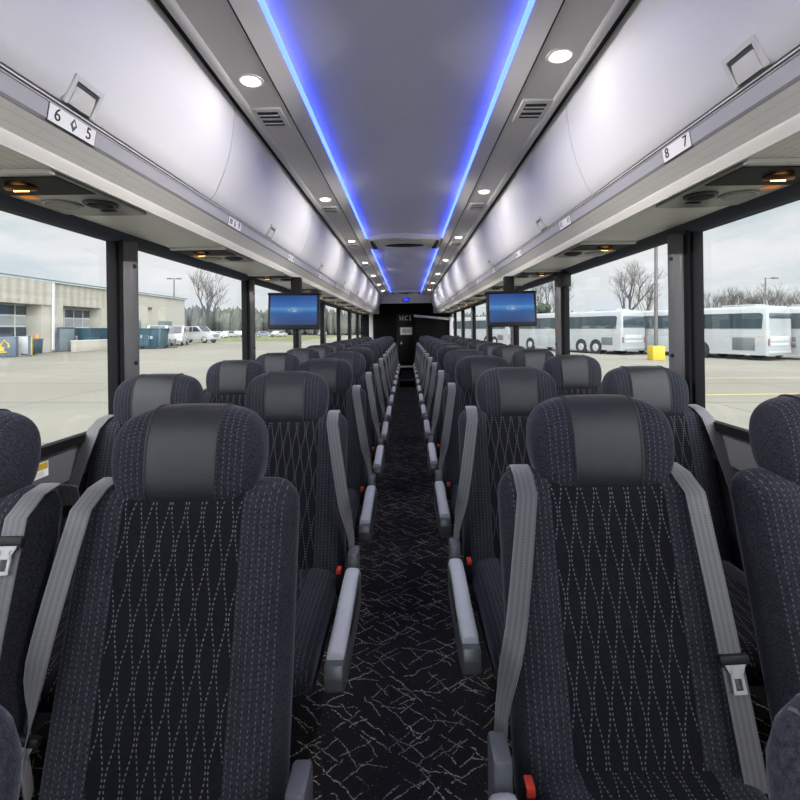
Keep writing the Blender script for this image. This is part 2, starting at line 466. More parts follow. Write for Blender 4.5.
def side_shell(sx, nm):
    m = MB()
    X = lambda a, b: (min(sx * a, sx * b), max(sx * a, sx * b))
    m.box(*X(1.215, 1.26), Y0, Y1, -.12, .90); m.box(*X(1.215, 1.26), Y0, Y1, 1.69, 2.34)
    struct(m.build('wall_' + nm, 'side_wall', smooth=0))
    m = MB()                                            # sloped grey sill band under the glass
    pr = [(1.206, .922), (1.202, .90), (1.202, .80), (1.206, .775), (1.217, .775), (1.217, .922)]
    m.poly([(sx * x, Y0, z) for x, z in pr], (0, Y1 - Y0, 0)); struct(m.build('trim_sill_' + nm, 'sill', smooth=20))
    m = MB()                                            # padded fabric header above the glass
    pr = [(1.135, EZ + .407), (1.150, EZ + .392), (1.168, EZ + .379), (1.190, EZ + .374), (1.215, EZ + .380), (1.215, EZ + .42), (1.14, EZ + .42)]
    m.poly([(sx * x, Y0, z) for x, z in pr], (0, YC - Y0, 0)); struct(m.build('trim_header_' + nm, 'header', smooth=30))
side_shell(-1, 'left'); side_shell(1, 'right')

# ceiling
m = MB(); m.box(-1.26, 1.26, Y0, Y1, 2.34, 2.40); struct(m.build('ceiling_roof', 'shell', smooth=0))
prof = []
for i in range(21):
    x = -.40 + .80 * i / 20
    prof.append((x, EZ + .962 + .030 * (1 - (x / .40) ** 2)))
for a, b, k in ((Y0, 2.258, 0), (2.262, YC, 1)):
    m = MB(); m.poly([(x, a, z) for x, z in prof] + [(.40, a, EZ + 1.03), (-.40, a, EZ + 1.03)], (0, b - a, 0))
    struct(m.build('ceiling_centre_panel', 'ceiling_mid', smooth=30))
for sx, nm in ((-1, 'left'), (1, 'right')):
    m = MB()
    pr = [(.460, EZ + .900), (.606, EZ + .893), (.606, EZ + 1.03), (.392, EZ + 1.03), (.392, EZ + .928)]
    m.poly([(sx * x, Y0, z) for x, z in pr], (0, YC - Y0, 0)); struct(m.build('ceiling_side_' + nm, 'ceiling_side', smooth=0))
    m = MB(); m.box(*sorted((sx * .458, sx * .4625)), Y0, YC, EZ + .8985, EZ + .9025); struct(m.build('trim_crease_' + nm, 'gap', smooth=0))
    m = MB(); m.poly([(sx * x, Y0, z) for x, z in ((.598, EZ + .892), (.612, EZ + .880), (.629, EZ + .882), (.631, EZ + .92), (.598, EZ + .92))], (0, YC - Y0, 0))
    struct(m.build('trim_edge_' + nm, 'bin_trim', smooth=50))
    m = MB(); m.box(*sorted((sx * .628, sx * .70)), Y0, YC, EZ + .905, EZ + .98); struct(m.build('trim_gap_' + nm, 'gap', smooth=0))

# blue light strips, broken by the two roof hatches
HATCH = (4.90, 12.0)
segs = [(Y0, 4.87), (5.52, 11.97), (12.55, YC - .02)]
for sx in (-1, 1):
    for k, (a, b) in enumerate(segs):
        m = MB(); m.box(*sorted((sx * .377, sx * .3918)), a, b, EZ + .929, EZ + .941, .002, 1)
        o = m.build('ceiling_light_strip', 'led')
        tag(o, f"blue glowing light strip along ceiling, {SIDE[sx]}, {['before the roof hatch', 'between the two roof hatches', 'beyond the far roof hatch'][k]}", 'light strip', 'blue ceiling light strips')

# downlights + vents in the ceiling side panels
def dl_proto():
    t = thing('ceiling_downlight', (0, 0, 0), 'x', 'downlight', 'round ceiling downlights')
    MB().ring((0, 0, 0), (0, 0, 1), .041, .0055, 32, 8, squash=.6).build('rim', 'ceiling_side', t)
    MB().disc((0, 0, .001), (0, 0, 1), .038, .004).build('reflector', 'bin_trim', t)
    m = MB(); m.loft([[(r_ * math.cos(2 * PI * q / 24), r_ * math.sin(2 * PI * q / 24), z_) for q in range(24)] for r_, z_ in ((.032, 0), (.031, -.004), (.026, -.008), (.015, -.0095), (.004, -.010))]); m.build('lens', 'lens', t, smooth=70)
    return t
DL = dl_proto()
def downlamp(sx, x, y, z):
    # main beam's cross-aisle tilt is invented to brighten the opposite bins; weak straight-down spill
    for nm, en, tilt, spread in (('downlight_beam', 7.2, 56, 88), ('downlight_spill', .30, 0, 175)):
        la = bpy.data.lights.new(nm, 'AREA'); la.shape = 'DISK'; la.size = .036 if tilt else .055; la.energy = en; la.color = (1, .955, .89); la.spread = math.radians(spread)
        lo = bpy.data.objects.new(nm, la); COL.objects.link(lo); lo.location = (x, y, z - (.021 if tilt else .010))
        lo.rotation_euler = (0, math.radians(sx * tilt), 0)
for sx in (-1, 1):
    for k in range(7):
        y = 1.57 + 1.55 * k + (.13 if sx < 0 else 0); x = sx * .533; z = EZ + .896
        lab = f"small round lit ceiling downlight, {ORD[k]} from the near end, {SIDE[sx]}"
        if sx < 0 and k == 0: DL.location = (x, y, z); DL['label'] = lab
        else: dup(DL, (x, y, z), label=lab)
        downlamp(sx, x, y, z)
    # two more pairs before the first visible one, above and behind the camera
    for y in (.04, -1.50): downlamp(sx, sx * .533, y, EZ + .896)
def vent_proto():
    t = thing('ceiling_vent', (0, 0, 0), 'x', 'vent', 'slotted ceiling vents')
    m = MB(); m.box(-.060, .060, -.095, .095, -.006, .004, .003); m.build('frame', 'ceiling_side', t)
    for y in (-.045, .030):
        m = MB(); m.box(-.042, .042, y - .025, y + .025, -.0075, -.002); sl = m.build('slot', 'gap', t)
        m = MB(); m.box(-.040, .040, y - .004, y + .004, -.010, -.006); m.build('louver', 'ceiling_side', sl)
    return t
VT = vent_proto()
for sx in (-1, 1):
    for k in range(7):
        y = 1.96 + 1.53 * k + (.04 if sx < 0 else 0); loc = (sx * .542, y, EZ + .8945)
        lab = f"slotted air vent in the ceiling, {ORD[k]} from the near end, {SIDE[sx]}"
        if sx < 0 and k == 0: VT.location = loc; VT['label'] = lab
        else: dup(VT, loc, label=lab)

# roof hatches
HZ = 0.0
def hatch():
    t = thing('roof_hatch', (0, 0, 0), 'x', 'roof hatch', 'roof hatches')
    m = MB()
    def sec(y, w, z, th, n=16):
        return [(-w + 2 * w * i / n, y, z + .016 * (1 - ((i / n) * 2 - 1) ** 2)) for i in range(n + 1)] + [(w - 2 * w * i / n, y, z + th + .016 * (1 - ((i / n) * 2 - 1) ** 2)) for i in range(n + 1)]
    m.loft([sec(0, .290, HZ + .722, .02), sec(.02, .292, HZ + .700, .04), sec(.05, .292, HZ + .697, .045), sec(.42, .292, HZ + .697, .045), sec(.46, .292, HZ + .703, .04), sec(.48, .290, HZ + .722, .02)])
    m.build('cover', 'ceiling_side', t, smooth=35)
    for q in (-1, 1):
        m = MB(); m.poly([(q * .255, .055, HZ + .694), (q * .275, .055, HZ + .694), (q * .270, .40, HZ + .694), (q * .235, .40, HZ + .694)], (0, 0, .012)); m.build('side_slot', 'gap', t, smooth=0)
    m = MB()
    pts = [(.165 * math.cos(a), .30 + .075 * math.sin(a) * (1 if math.sin(a) > 0 else .6), HZ + .705) for a in [2 * PI * i / 32 for i in range(32)]]
    m.poly(pts, (0, 0, .012)); m.build('recess', 'gap', t, smooth=0)
    m = MB(); m.tube([(-.05, .29, HZ + .709), (-.04, .29, HZ + .698), (.04, .29, HZ + .698), (.05, .29, HZ + .709)], .008); m.build('handle', 'arm_shell', t)
    m = MB(); m.box(-.14, .14, .06, .075, HZ + .704, HZ + .716); m.build('caption_strip', 'fascia', t)
    return t
h0 = hatch(); h0.scale = (1.31, 1.31, 1.31); h0.location = (0, HATCH[0], EZ + .940 - .722 * 1.31 + .012); h0['label'] = 'pale roof escape hatch between the blue strips, in the middle of the ceiling'
dup(h0, (0, HATCH[1], h0.location.z), label='small pale roof escape hatch near the rear end of the ceiling')

# ---------------- overhead luggage bins
BP = [(.760, .526), (.742, .560), (.726, .595), (.706, .645), (.692, .690), (.681, .735), (.674, .782), (.668, .830), (.663, .877), (.655, .900)]
BP = [Vector(p) for p in BP]
BL = [0.0]
for a_, b_ in zip(BP, BP[1:]): BL.append(BL[-1] + (b_ - a_).length)
def _dp(t):
    L = max(0, min(1, t)) * BL[-1]
    for i in range(len(BP) - 1):
        if L <= BL[i + 1] + 1e-9:
            u = (L - BL[i]) / (BL[i + 1] - BL[i]); p0, p1 = BP[max(0, i - 1)], BP[i]; p2, p3 = BP[i + 1], BP[min(len(BP) - 1, i + 2)]
            return .5 * ((2 * p1) + (p2 - p0) * u + (2 * p0 - 5 * p1 + 4 * p2 - p3) * u * u + (3 * p1 - p0 - 3 * p2 + p3) * u ** 3)
def door_pt(t, off=0.0):
    p = _dp(t)
    if not off: return p
    d = (_dp(min(1, t + .02)) - _dp(max(0, t - .02))).normalized()
    return p + Vector((-d.y, d.x)) * -off if False else p + Vector((-abs(d.y), -abs(d.x))) * off
def yshift(t): return 0.0
def bin_mesh(L):
    nt, ns = 16, 10; m = MB(); g = .0022
    vs = []; idx = {}
    for lay, off in ((0, 0.0), (1, -.018)):
        for i in range(nt + 1):
            t = i / nt; o2 = off
            if lay == 0: o2 -= .006 * max(0, 1 - t / .03) + .004 * max(0, (t - .97) / .03)
            p = door_pt(t, o2)
            for j in range(ns + 1):
                y = g + (L - 2 * g) * j / ns + yshift(t)
                vs.append((p.x, y, EZ + p.y))
    N = (nt + 1) * (ns + 1); fs = []
    q = lambda l, i, j: l * N + i * (ns + 1) + j
    for i in range(nt):
        for j in range(ns):
            fs.append((q(0, i, j), q(0, i, j + 1), q(0, i + 1, j + 1), q(0, i + 1, j)))
            fs.append((q(1, i, j), q(1, i + 1, j), q(1, i + 1, j + 1), q(1, i, j + 1)))
    for i in range(nt):
        for j in (0, ns): fs.append((q(0, i, j), q(0, i + 1, j), q(1, i + 1, j), q(1, i, j)))
    for j in range(ns):
        for i in (0, nt): fs.append((q(0, i, j), q(0, i, j + 1), q(1, i, j + 1), q(1, i, j)))
    m.add(vs, fs); return m
def sx_flip(m, sx):
    if sx < 0:
        m.v = [(-x, y, z) for x, y, z in m.v]
    return m
def handle_frame():
    """square latch frame on the lower edge of the door, centred on y=0"""
    m = MB(); W, t0, t1 = .050, .012, .185
    def P(t, y, off): p = door_pt(t, off); return (p.x, y, EZ + p.y)
    def bar(ta, tb, ya, yb, taper=0):
        a = [P(ta, ya, -.002), P(ta, yb, -.002), P(tb, yb - taper, -.002), P(tb, ya + taper, -.002)]
        b = [P(ta, ya, .0045), P(ta, yb, .0045), P(tb, yb - taper, .0045), P(tb, ya + taper, .0045)]
        m.add(a + b, [(0, 1, 2, 3), (7, 6, 5, 4), (0, 4, 5, 1), (1, 5, 6, 2), (2, 6, 7, 3), (3, 7, 4, 0)])
    bar(t0, t1, -W, -W + .011); bar(t0, t1, W - .011, W); bar(t1 - .030, t1, -W + .010, W - .010)
    return m
def handle_paddle():
    m = MB(); W = .037
    def P(t, y, off): p = door_pt(t, off); return (p.x, y, EZ + p.y)
    rows = [(.018, .0035), (.06, .0038), (.095, .0030), (.125, .0012)]
    vs = []; 
    for t, o in rows:
        w = W - .006 * (t / .15)
        vs += [P(t, -w, o), P(t, -w * .4, o + .0015), P(t, w * .4, o + .0015), P(t, w, o)]
    fs = [(i * 4 + j, i * 4 + j + 1, i * 4 + j + 5, i * 4 + j + 4) for i in range(3) for j in range(3)]
    n = len(vs); vs += [P(t, -W, -.003) for t, o in rows] + [P(t, W, -.003) for t, o in rows]
    for i in range(3):
        fs += [(i * 4, i * 4 + 4, n + i + 1, n + i), (i * 4 + 3, n + 4 + i, n + 5 + i, i * 4 + 7)]
    fs.append((0, n, n + 4, 3, 2, 1))
    m.add(vs, fs); return m
def handle_pocket():
    m = MB(); W = .040
    def P(t, y, off): p = door_pt(t, off); return (p.x, y, EZ + p.y)
    a = [P(.012, -W, .0008), P(.012, W, .0008), P(.165, W, .0008), P(.165, -W, .0008)]; b = [P(.012, -W, -.003), P(.012, W, -.003), P(.165, W, -.003), P(.165, -W, -.003)]
    m.add(a + b, [(0, 1, 2, 3), (7, 6, 5, 4), (0, 4, 5, 1), (1, 5, 6, 2), (2, 6, 7, 3), (3, 7, 4, 0)]); return m
LBIN = 1.55
for sx in (-1, 1):
    proto = None
    for k in range(-1, 8):
        y0 = .35 + LBIN * k
        if k < 0: lab = f"white overhead luggage bin over the front row, {SIDE[sx]}, cut off by the ceiling edge"
        else: lab = f"white overhead luggage bin with curved door, {ORD[k]} latched one from the near end, {SIDE[sx]}"
        if proto is None:
            t = thing('luggage_bin', (0, y0, 0), lab, 'luggage bin', 'overhead luggage bins, ' + SIDE[sx]); proto = t
            sx_flip(bin_mesh(LBIN), sx).build('door', 'bin', t, smooth=50)
            hf = sx_flip(handle_frame(), sx).build('latch_frame', 'bin_trim', t, smooth=30); hf.location.y = .775 if sx < 0 else .665
            hp = sx_flip(handle_pocket(), sx).build('pocket', 'arm_shell', hf, smooth=0)
            hd = sx_flip(handle_paddle(), sx).build('paddle', 'bin_trim', hf, smooth=50)
        else: dup(proto, (0, y0, 0), label=lab)
    nm = 'left' if sx < 0 else 'right'
    X = lambda x: sx * x
    # the long rack under the bins
    t = thing('luggage_rack', (0, Y0, 0), f"long grey ribbed rack under the luggage bins along the {SIDE[sx]}", 'luggage rack')
    LN = YC - Y0 - .15
    def strip(pr, name, mat, sm=30):
        m = MB(); m.poly([(sx * x, 0, EZ + z) for x, z in pr], (0, LN, 0)); return m.build(name, mat, t, smooth=sm)
    strip([(.7615, .5250), (.7635, .5160), (.80, .516), (.80, .5245), (.770, .5245)], 'lip', 'gap', 0)
    strip([(.762, .5222), (.7615, .5185), (.7665, .5180), (.7665, .5222)], 'bead', 'bin_trim')
    strip([(.765, .5165), (.764, .511), (.770, .511), (.770, .5165)], 'lower_bead', 'fascia')
    strip([(.766, .5115), (.772, .476), (.778, .470), (.84, .48), (.84, .513)], 'fascia', 'fascia', 25)
    strip([(.779, .4695), (.829, .434), (.85, .436), (.85, .48)], 'slanted_panel', 'slant', 20)
    strip([(.829, .4335), (.832, .424), (.843, .412), (.846, .406), (.853, .405), (.858, .412), (.858, .436)], 'ridge', 'ridge', 40)
    strip([(.857, .410), (1.15, .410), (1.15, .43), (.857, .43)], 'soffit', 'soffit', 0)
    strip([(.775, .52), (1.215, .52), (1.215, .525), (.775, .525)], 'shelf', 'shell', 0)
    # service units
    ps = None
    for k in range(10):
        y = 1.195 + 1.125 * k
        lab = f"grey service unit with reading lamp and air nozzle over the {ORD[k]} row, {SIDE[sx]}"
        if ps is None:
            p = thing('ceiling_service_unit', (0, y, EZ + .410), lab, 'service unit', 'overhead service units'); ps = p
            m = MB(); m.poly([(X(.868), 0, 0), (X(1.128), 0, 0), (X(1.128), .40, 0), (X(1.05), .425, 0), (X(.868), .425, 0)], (0, 0, -.010), bev=.002); m.build('housing', 'psu', p, smooth=30)
            m = MB(); m.box(*sorted((X(.872), X(1.122))), .010, .165, -.0125, -.009); m.build('recess', 'psu_dark', p, smooth=0)
            m = MB(); m.box(*sorted((X(.862), X(1.13))), -.022, -.004, -.012, 0, .002); m.build('edge_bar', 'bin_trim', p)
            m = MB(); m.disc((X(1.02), .085, -.021), (0, .3, -1), .017, .010); l = m.build('reading_lamp', 'warm', p)
            MB().ring((X(1.02), .085, -.016), (0, .25, -1), .030, .007, 24, 8).build('lamp_rim', 'copper', l)
            m = MB(); m.box(*sorted((X(1.06), X(1.10))), .175, .205, -.013, -.009, .002); m.build('call_button', 'amber', p)
            m = MB(); m.disc((X(.925), .27, -.012), (0, 0, -1), .034, .010); q = m.build('air_nozzle', 'psu_dark', p)
            MB().ring((X(.925), .27, -.012), (0, 0, -1), .040, .008, 28, 8, squash=.8).build('nozzle_ring', 'dark_metal', q)
            m = MB()
            for dy in (-.018, -.006, .006, .018): m.box(*sorted((X(.897), X(.953))), .27 + dy - .002, .27 + dy + .002, -.020, -.015)
            m.build('vane', 'dark_metal', q)
            m = MB(); m.box(*sorted((X(.93), X(.975))), .345, .362, -.0125, -.009); m.build('slot', 'psu_dark', p)
            m = MB(); m.disc((X(1.045), .275, -.0115), (0, 0, -1), .045, .008); q = m.build('speaker', 'grille', p)
            MB().ring((X(1.045), .275, -.0115), (0, 0, -1), .050, .005, 28, 8, squash=.7).build('speaker_ring', 'psu', q)
        else: dup(ps, (0, y, EZ + .410), label=lab)

# numbered plates on the fascia
def plate(sx, yc, W, left, mid, right, H, lab):
    t = thing('seat_number_plate', (sx * .7695, yc, EZ + .4935), lab, 'number plate', 'seat number plates')
    t.rotation_euler = (0, sx * math.radians(-9.6), 0)
    Mx = Matrix(((0, 0, sx * -1, 0), (-sx, 0, 0, 0), (0, 1, 0, 0), (0, 0, 0, 1)))     # text x -> -sx*Y, text y -> Z, normal towards the aisle
    m = MB(); m.box(*sorted((sx * .001, sx * -.0016)), -W / 2, W / 2, -H / 2, H / 2); m.build('plate', 'white_plate', t, smooth=0)
    m = MB(); m.box(*sorted((sx * .0011, sx * -.0009)), -W / 2 - .0025, W / 2 + .0025, -H / 2 - .002, H / 2 + .002); m.build('border', 'ink', t, smooth=0)
    q = W * .335
    for s_, tx in ((-1, left), (1, right)):
        text_mesh(tx, .040 if len(tx) == 1 else .034, 'numeral', 'ink', t, Matrix.Translation((sx * -.0022, 0, 0)) @ Mx @ Matrix.Translation((s_ * q, 0, 0)))
    if mid:
        m = MB(); m.poly([(sx * -.0010, 0, .015), (sx * -.0010, .011, -.001), (sx * -.0010, 0, -.016), (sx * -.0010, -.011, -.001)], (sx * -.0014, 0, 0)); d = m.build('diamond', 'teal', t, smooth=0)
        m = MB(); m.poly([(sx * -.0024, 0, .009), (sx * -.0024, .0045, 0), (sx * -.0024, 0, -.005), (sx * -.0024, -.0045, 0)], (sx * -.0005, 0, 0)); m.build('glint', 'white_plate', d, smooth=0)
plate(-1, 1.124, .155, '6', True, '5', .040, 'white seat number plate reading 6 and 5 with a teal diamond')
plate(1, 1.32, .132, '8', False, '7', .040, 'white seat number plate reading 8 and 7')
for k in range(1, 8):
    plate(-1, 1.124 + 1.055 * k, .155, str(6 + 4 * k), True, str(5 + 4 * k), .040, f'small white seat number plate with diamond, {ORD[k]} from the near end, workshop side')
    plate(1, 1.32 + .93 * k, .150, str(8 + 4 * k), False, str(7 + 4 * k), .040, f'small white seat number plate, {ORD[k]} from the near end, parked-coach side')

# ---------------- side windows and posts
PW = [0.415 + 1.585 * k for k in range(-1, 9)]     # post start (near edge of the black seal)
n = 0
for sx in (-1, 1):
    for k, y in enumerate(PW):
        n += 1
        w = bpy.data.objects.new(f'window_{n}', None); COL.objects.link(w); struct(w); w.location = (0, y, 0)
        ln = 1.585
        if y + .21 + 1.375 > Y1: ln = Y1 - y - .02
        def bx(a, b, y0, y1, z0, z1, bev=0): m = MB(); m.box(*sorted((sx * a, sx * b)), y0, y1, z0, z1, bev); return m
        y_a = -.10 if sx < 0 else -.128
        bx(1.172, 1.214, y_a + .042, .03, .90, 1.70, .004).build('seal', 'rubber', w)
        bx(1.158, 1.17, y_a + .055, y_a + .066, .91, 1.69).build('seal_rib', 'rubber', w)
        m = MB(); m.poly([(sx * x, yy, .905) for x, yy in ((1.205, -.026), (1.182, -.024), (1.164, -.010), (1.153, .018), (1.149, .050), (1.153, .070), (1.172, .086), (1.205, .086))], (0, 0, .80), bev=.003)
        post = m.build('post', 'post', w, smooth=40)
        for z in (1.17, 1.585, 1.0):
            MB().disc((sx * 1.151, .035, z), (-sx, -.4, 0), .009, .008, 12).build('screw', 'black_plastic', post)
        bx(1.176, 1.206, .08, ln - .05, .900, .930).build('lower_seal', 'rubber', w)
        bx(1.176, 1.206, .125, ln - .10, 1.677, 1.70).build('upper_seal', 'rubber', w)
        bx(1.200, 1.205, .07, ln - .05, .91, 1.69).build('glass', 'glass', w, smooth=0)

# rear of the cabin
m = MB(); m.box(-1.25, 1.25, Y1, Y1 + .06, -.1, 2.4); struct(m.build('wall_rear', 'back_black', smooth=0))
m = MB(); m.box(-.66, .66, YC, YC + .05, EZ + .70, 2.34, .004); m.box(-.72, .72, YC - .02, YC + .05, EZ + .685, EZ + .715, .006)
struct(m.build('ceiling_end_panel', 'ceiling_side'))
m = MB(); m.box(-1.21, -.72, YC - .14, YC + .02, EZ + .41, 2.34); m.box(.72, 1.21, YC - .14, YC + .02, EZ + .41, 2.34); struct(m.build('wall_bin_ends', 'cornice', smooth=0))
t = thing('digital_clock', (0, YC - .03, EZ + .775), 'small blue glowing clock above the rear wall', 'clock')
m = MB(); m.box(-.085, .085, 0, .03, -.052, .052, .006); m.build('case', 'black_plastic', t)
m = MB(); m.box(-.070, .070, -.003, .002, -.036, .036); m.build('display', 'clock', t, smooth=0)
m = MB(); m.box(-.98, -.88, 12.5, 12.6, 0, EZ + .42, .012); struct(m.build('trim_rear_post', 'cornice'))
m = MB(); m.box(1.12, 1.20, 12.3, 12.4, 0, EZ + .30, .012); struct(m.build('trim_rear_corner_post', 'cornice'))
m = MB(); m.box(.225, 1.19, 12.4, Y1, 0, EZ + .29); struct(m.build('wall_lavatory', 'back_black', smooth=0))
m = MB(); m.poly([(.205, 12.35, EZ + .375), (1.20, 12.35, EZ + .265), (1.20, 12.35, EZ + .205), (.205, 12.35, EZ + .315)], (0, .5, 0), bev=.008); struct(m.build('trim_lavatory_cornice', 'cornice'))
d = bpy.data.objects.new('door_1', None); COL.objects.link(d); struct(d); d.location = (-.02, Y1 - .03, .255)
m = MB(); m.box(-.215, .215, -.012, .02, .05, 1.42, .006); m.build('leaf', 'door_black', d)
m = MB(); m.box(-.245, -.218, -.02, .02, 0, 1.46, .004); m.box(.208, .228, -.02, .02, 0, 1.46, .004); m.box(-.245, .228, -.02, .02, 1.43, 1.47, .004); m.build('door_frame', 'side_wall', d)
m = MB(); m.box(-.24, .23, -.035, .02, 0, .045, .004); m.build('threshold', 'cornice', d)
m = MB(); m.box(-.155, -.095, -.03, -.012, .60, .72, .008); hh = m.build('latch', 'dark_metal', d)
m = MB(); m.disc((-.125, -.036, .66), (0, -1, 0), .022, .014).build('knob', 'steel', hh)
# sign and serif letters on the door
t = thing('restroom_sign', (-.01, Y1 - .046, 1.245), 'cream rounded sign plate below the gold letters on the rear door', 'sign')
m = MB(); m.box(-.165, .165, 0, .006, -.105, .105, .003); m.build('plate', 'steel', t)
m = MB(); m.box(-.145, .145, -.003, .001, -.088, .088, .001); m.build('panel', 'cream', t)
m = MB(); m.ring((-.05, -.005, -.005), (0, 1, 0), .045, .007, 24, 6); m.build('circle_mark', 'dark_metal', t)
m = MB(); m.box(-.085, -.02, -.006, -.003, -.010, .0, M=None); m.box(.02, .125, -.006, -.003, .02, .035); m.box(.02, .115, -.006, -.003, -.03, -.015); m.build('line_mark', 'dark_metal', t)
t = thing('door_letters', (-.01, Y1 - .046, 1.60), 'gold capital letters MCI on the black rear door', 'lettering')
def letter(name, polys, dx):
    m = MB()
    for p in polys: m.poly([((x * .13 + dx) * .88 - .03, 0, (z * .13 - .065) * .95) for x, z in p], (0, .006, 0))
    m.build(name, 'gold', t, smooth=0)
letter('letter', [[(0, 0), (.28, 0), (.28, .06), (0, .06)], [(.11, .06), (.17, .06), (.17, .94), (.11, .94)], [(0, .94), (.30, .94), (.62, .18), (.56, 0), (.50, 0), (.17, .86)], [(.56, .0), (.62, .18), (.92, .94), (1.2, .94), (1.2, 1), (.88, 1), (.5, .1)], [(0, .94), (.3, .94), (.3, 1), (0, 1)],
       [(.90, .06), (1.05, .06), (1.05, .94), (.90, .94)], [(.78, 0), (1.2, 0), (1.2, .06), (.78, .06)]], -.185)
cpoly = []
for i in range(15):
    a = math.radians(48 + 264 * i / 14); cpoly.append((.5 + .46 * math.cos(a), .5 + .52 * math.sin(a)))
for i in range(14, -1, -1):
    a = math.radians(48 + 264 * i / 14); w = .10 + .08 * math.sin(math.pi * i / 14); cpoly.append((.5 + (.46 - w) * math.cos(a), .5 + (.52 - w * .75) * math.sin(a)))
letter('letter', [cpoly, [(.76, .68), (.84, .68), (.84, 1.0), (.78, .95)]], -.012)
letter('letter', [[(0, 0), (.42, 0), (.42, .06), (0, .06)], [(.13, .06), (.29, .06), (.29, .94), (.13, .94)], [(0, .94), (.42, .94), (.42, 1), (0, 1)]], .135)

# ---------------- monitors
def monitor(sx, y):
    lab = f"flat black monitor showing a blue seascape, hung over the {SIDE[sx]} seats"
    t = thing('monitor', (sx * .822, y, EZ + .405), lab, 'monitor', 'overhead monitors')
    R = Matrix.Rotation(math.radians(-7), 4, 'X') @ Matrix.Rotation(math.radians(sx * -3), 4, 'Z')
    zc = -.262
    Mm = Matrix.Translation((0, 0, zc)) @ R
    m = MB(); m.box(-.188, .188, -.012, .030, -.134, .134, .007, M=Mm); m.build('bezel', 'black_plastic', t)
    me = MB(); c = [Mm @ Vector(p) for p in ((-.170, -.0135, -.103), (.170, -.0135, -.103), (.170, -.0135, .117), (-.170, -.0135, .117))]
    b = [Mm @ Vector(p) for p in ((-.170, -.010, -.103), (.170, -.010, -.103), (.170, -.010, .117), (-.170, -.010, .117))]
    uv = [(0, 0), (1, 0), (1, 1), (0, 1)]
    me.add(c + b, [(0, 1, 2, 3), (7, 6, 5, 4), (0, 4, 5, 1), (1, 5, 6, 2), (2, 6, 7, 3), (3, 7, 4, 0)], uv + uv); me.build('screen', 'screen', t, smooth=0)
    m = MB(); m.box(-.195, .195, .0, .10, -.142, -.122, .008); m.box(-.04, .04, .07, .12, -.125, -.0, .01); m.build('bracket', 'black_plastic', t)
monitor(-1, 3.52); monitor(1, 3.66)
# small black box on the second post of the coach side
t = thing('hammer_box', (1.155, 3.42, 1.585), 'small black box fixed high on the window post, parked-coach side', 'box')
m = MB(); m.box(-.035, .03, -.05, .05, 0, .112, .006); m.build('case', 'black_plastic', t)
m = MB(); m.box(-.0375, -.034, -.035, .035, .03, .06); m.build('slot', 'dark_metal', t)
# warning sticker on the sill by the first window
t = thing('warning_sticker', (-1.1485, 1.47, .868), 'yellow and white warning sticker on the grey sill below the window', 'sticker')
m = MB(); m.box(-.001, .0012, -.055, .06, -.022, .024); m.build('label_sheet', 'white_plate', t, smooth=0)
m = MB(); m.box(0, .0018, -.050, .057, .002, .023); m.build('yellow_band', 'yellow', t, smooth=0)
m = MB()
for q in range(4): m.box(.0005, .0022, -.045 + (q % 2) * .01, .04, -.018 + q * .0045, -.0165 + q * .0045)
m.build('small_print', 'psu', t, smooth=0)

# ================================================================== SEATS
def lean(z): return -.150 * max(0, (.97 - z)) / .55
def halfw(z): return lerp(.231, .229, sstep((z - .5) / .45))
def front_y(x, z):
    """front surface of the backrest at (x, z)"""
    b = .016 * sstep((abs(x) - .10) / .06)
    return lean(z) - .006 - b
def backrest():
    rings = []; uvs = []; N = 56; zt = .975; rc = .060
    zs = [.38 + i * (.537 / 22) for i in range(22)] + [.917 + .058 * math.sin(math.radians(a)) for a in (0, 15, 30, 45, 58, 68, 76, 82, 87)]
    for z in zs:
        k = max(0, (z - (zt - rc)) / rc)
        w = halfw(z) - rc * (1 - math.sqrt(max(0, 1 - k * k)))
        kt = max(0, (z - (zt - .045)) / .045); th = .058 * math.sqrt(max(.02, 1 - kt * kt))
        ring = []; uv = []
        for j in range(N):
            a = 2 * PI * j / N; ca, sa = math.cos(a), math.sin(a)
            e = 2 / 5.0; e2 = 2 / 2.4
            x = w * math.copysign(abs(ca) ** e, ca); y = th * math.copysign(abs(sa) ** e2, sa)
            ed = sstep((.98 - abs(x) / w) / .10)
            if y < 0: y -= .016 * sstep((abs(x) - .10) / .06) * ed
            if y < 0: y += .004 * max(0, 1 - abs(abs(x) - .122) / .010)
            ring.append((x, y + .052 + lean(z), z)); uv.append((x, z))
        rings.append(ring); uvs.append(uv)
    return MB().loft(rings, uvs)
def headrest(scale=1.0, x0=None, x1=None):
    a, h, dp = .163, .1095, .064; rings = []; uvs = []; N = 40
    if x0 is None: xs = [a * math.sin(math.radians(-88 + 176 * i / 30)) for i in range(31)]
    else: xs = [lerp(x0, x1, i / 10) for i in range(11)]
    for x in xs:
        s = max(0, 1 - abs(x / a) ** 3.4) ** (1 / 3.0); sd = max(0, 1 - abs(x / a) ** 3.8) ** (1 / 2.6)
        ring = []; uv = []
        for j in range(N):
            q = 2 * PI * j / N; c, d = math.cos(q), math.sin(q)
            y = dp * sd * math.copysign(abs(c) ** (2 / 2.5), c) * scale; z = h * s * math.copysign(abs(d) ** (2 / 2.9), d) * (scale if x0 is None else 1.012)
            yy = y - .016 * (x / a) ** 2 if y < 0 else y
            taper = 1 - .05 * (z / h < 0) * (-z / h)
            ring.append((x * taper, yy + .060 + .016 * (z / h), z + 1.026)); uv.append((x, z + (y * .8)))
        rings.append(ring); uvs.append(uv)
    return MB().loft(rings, uvs)
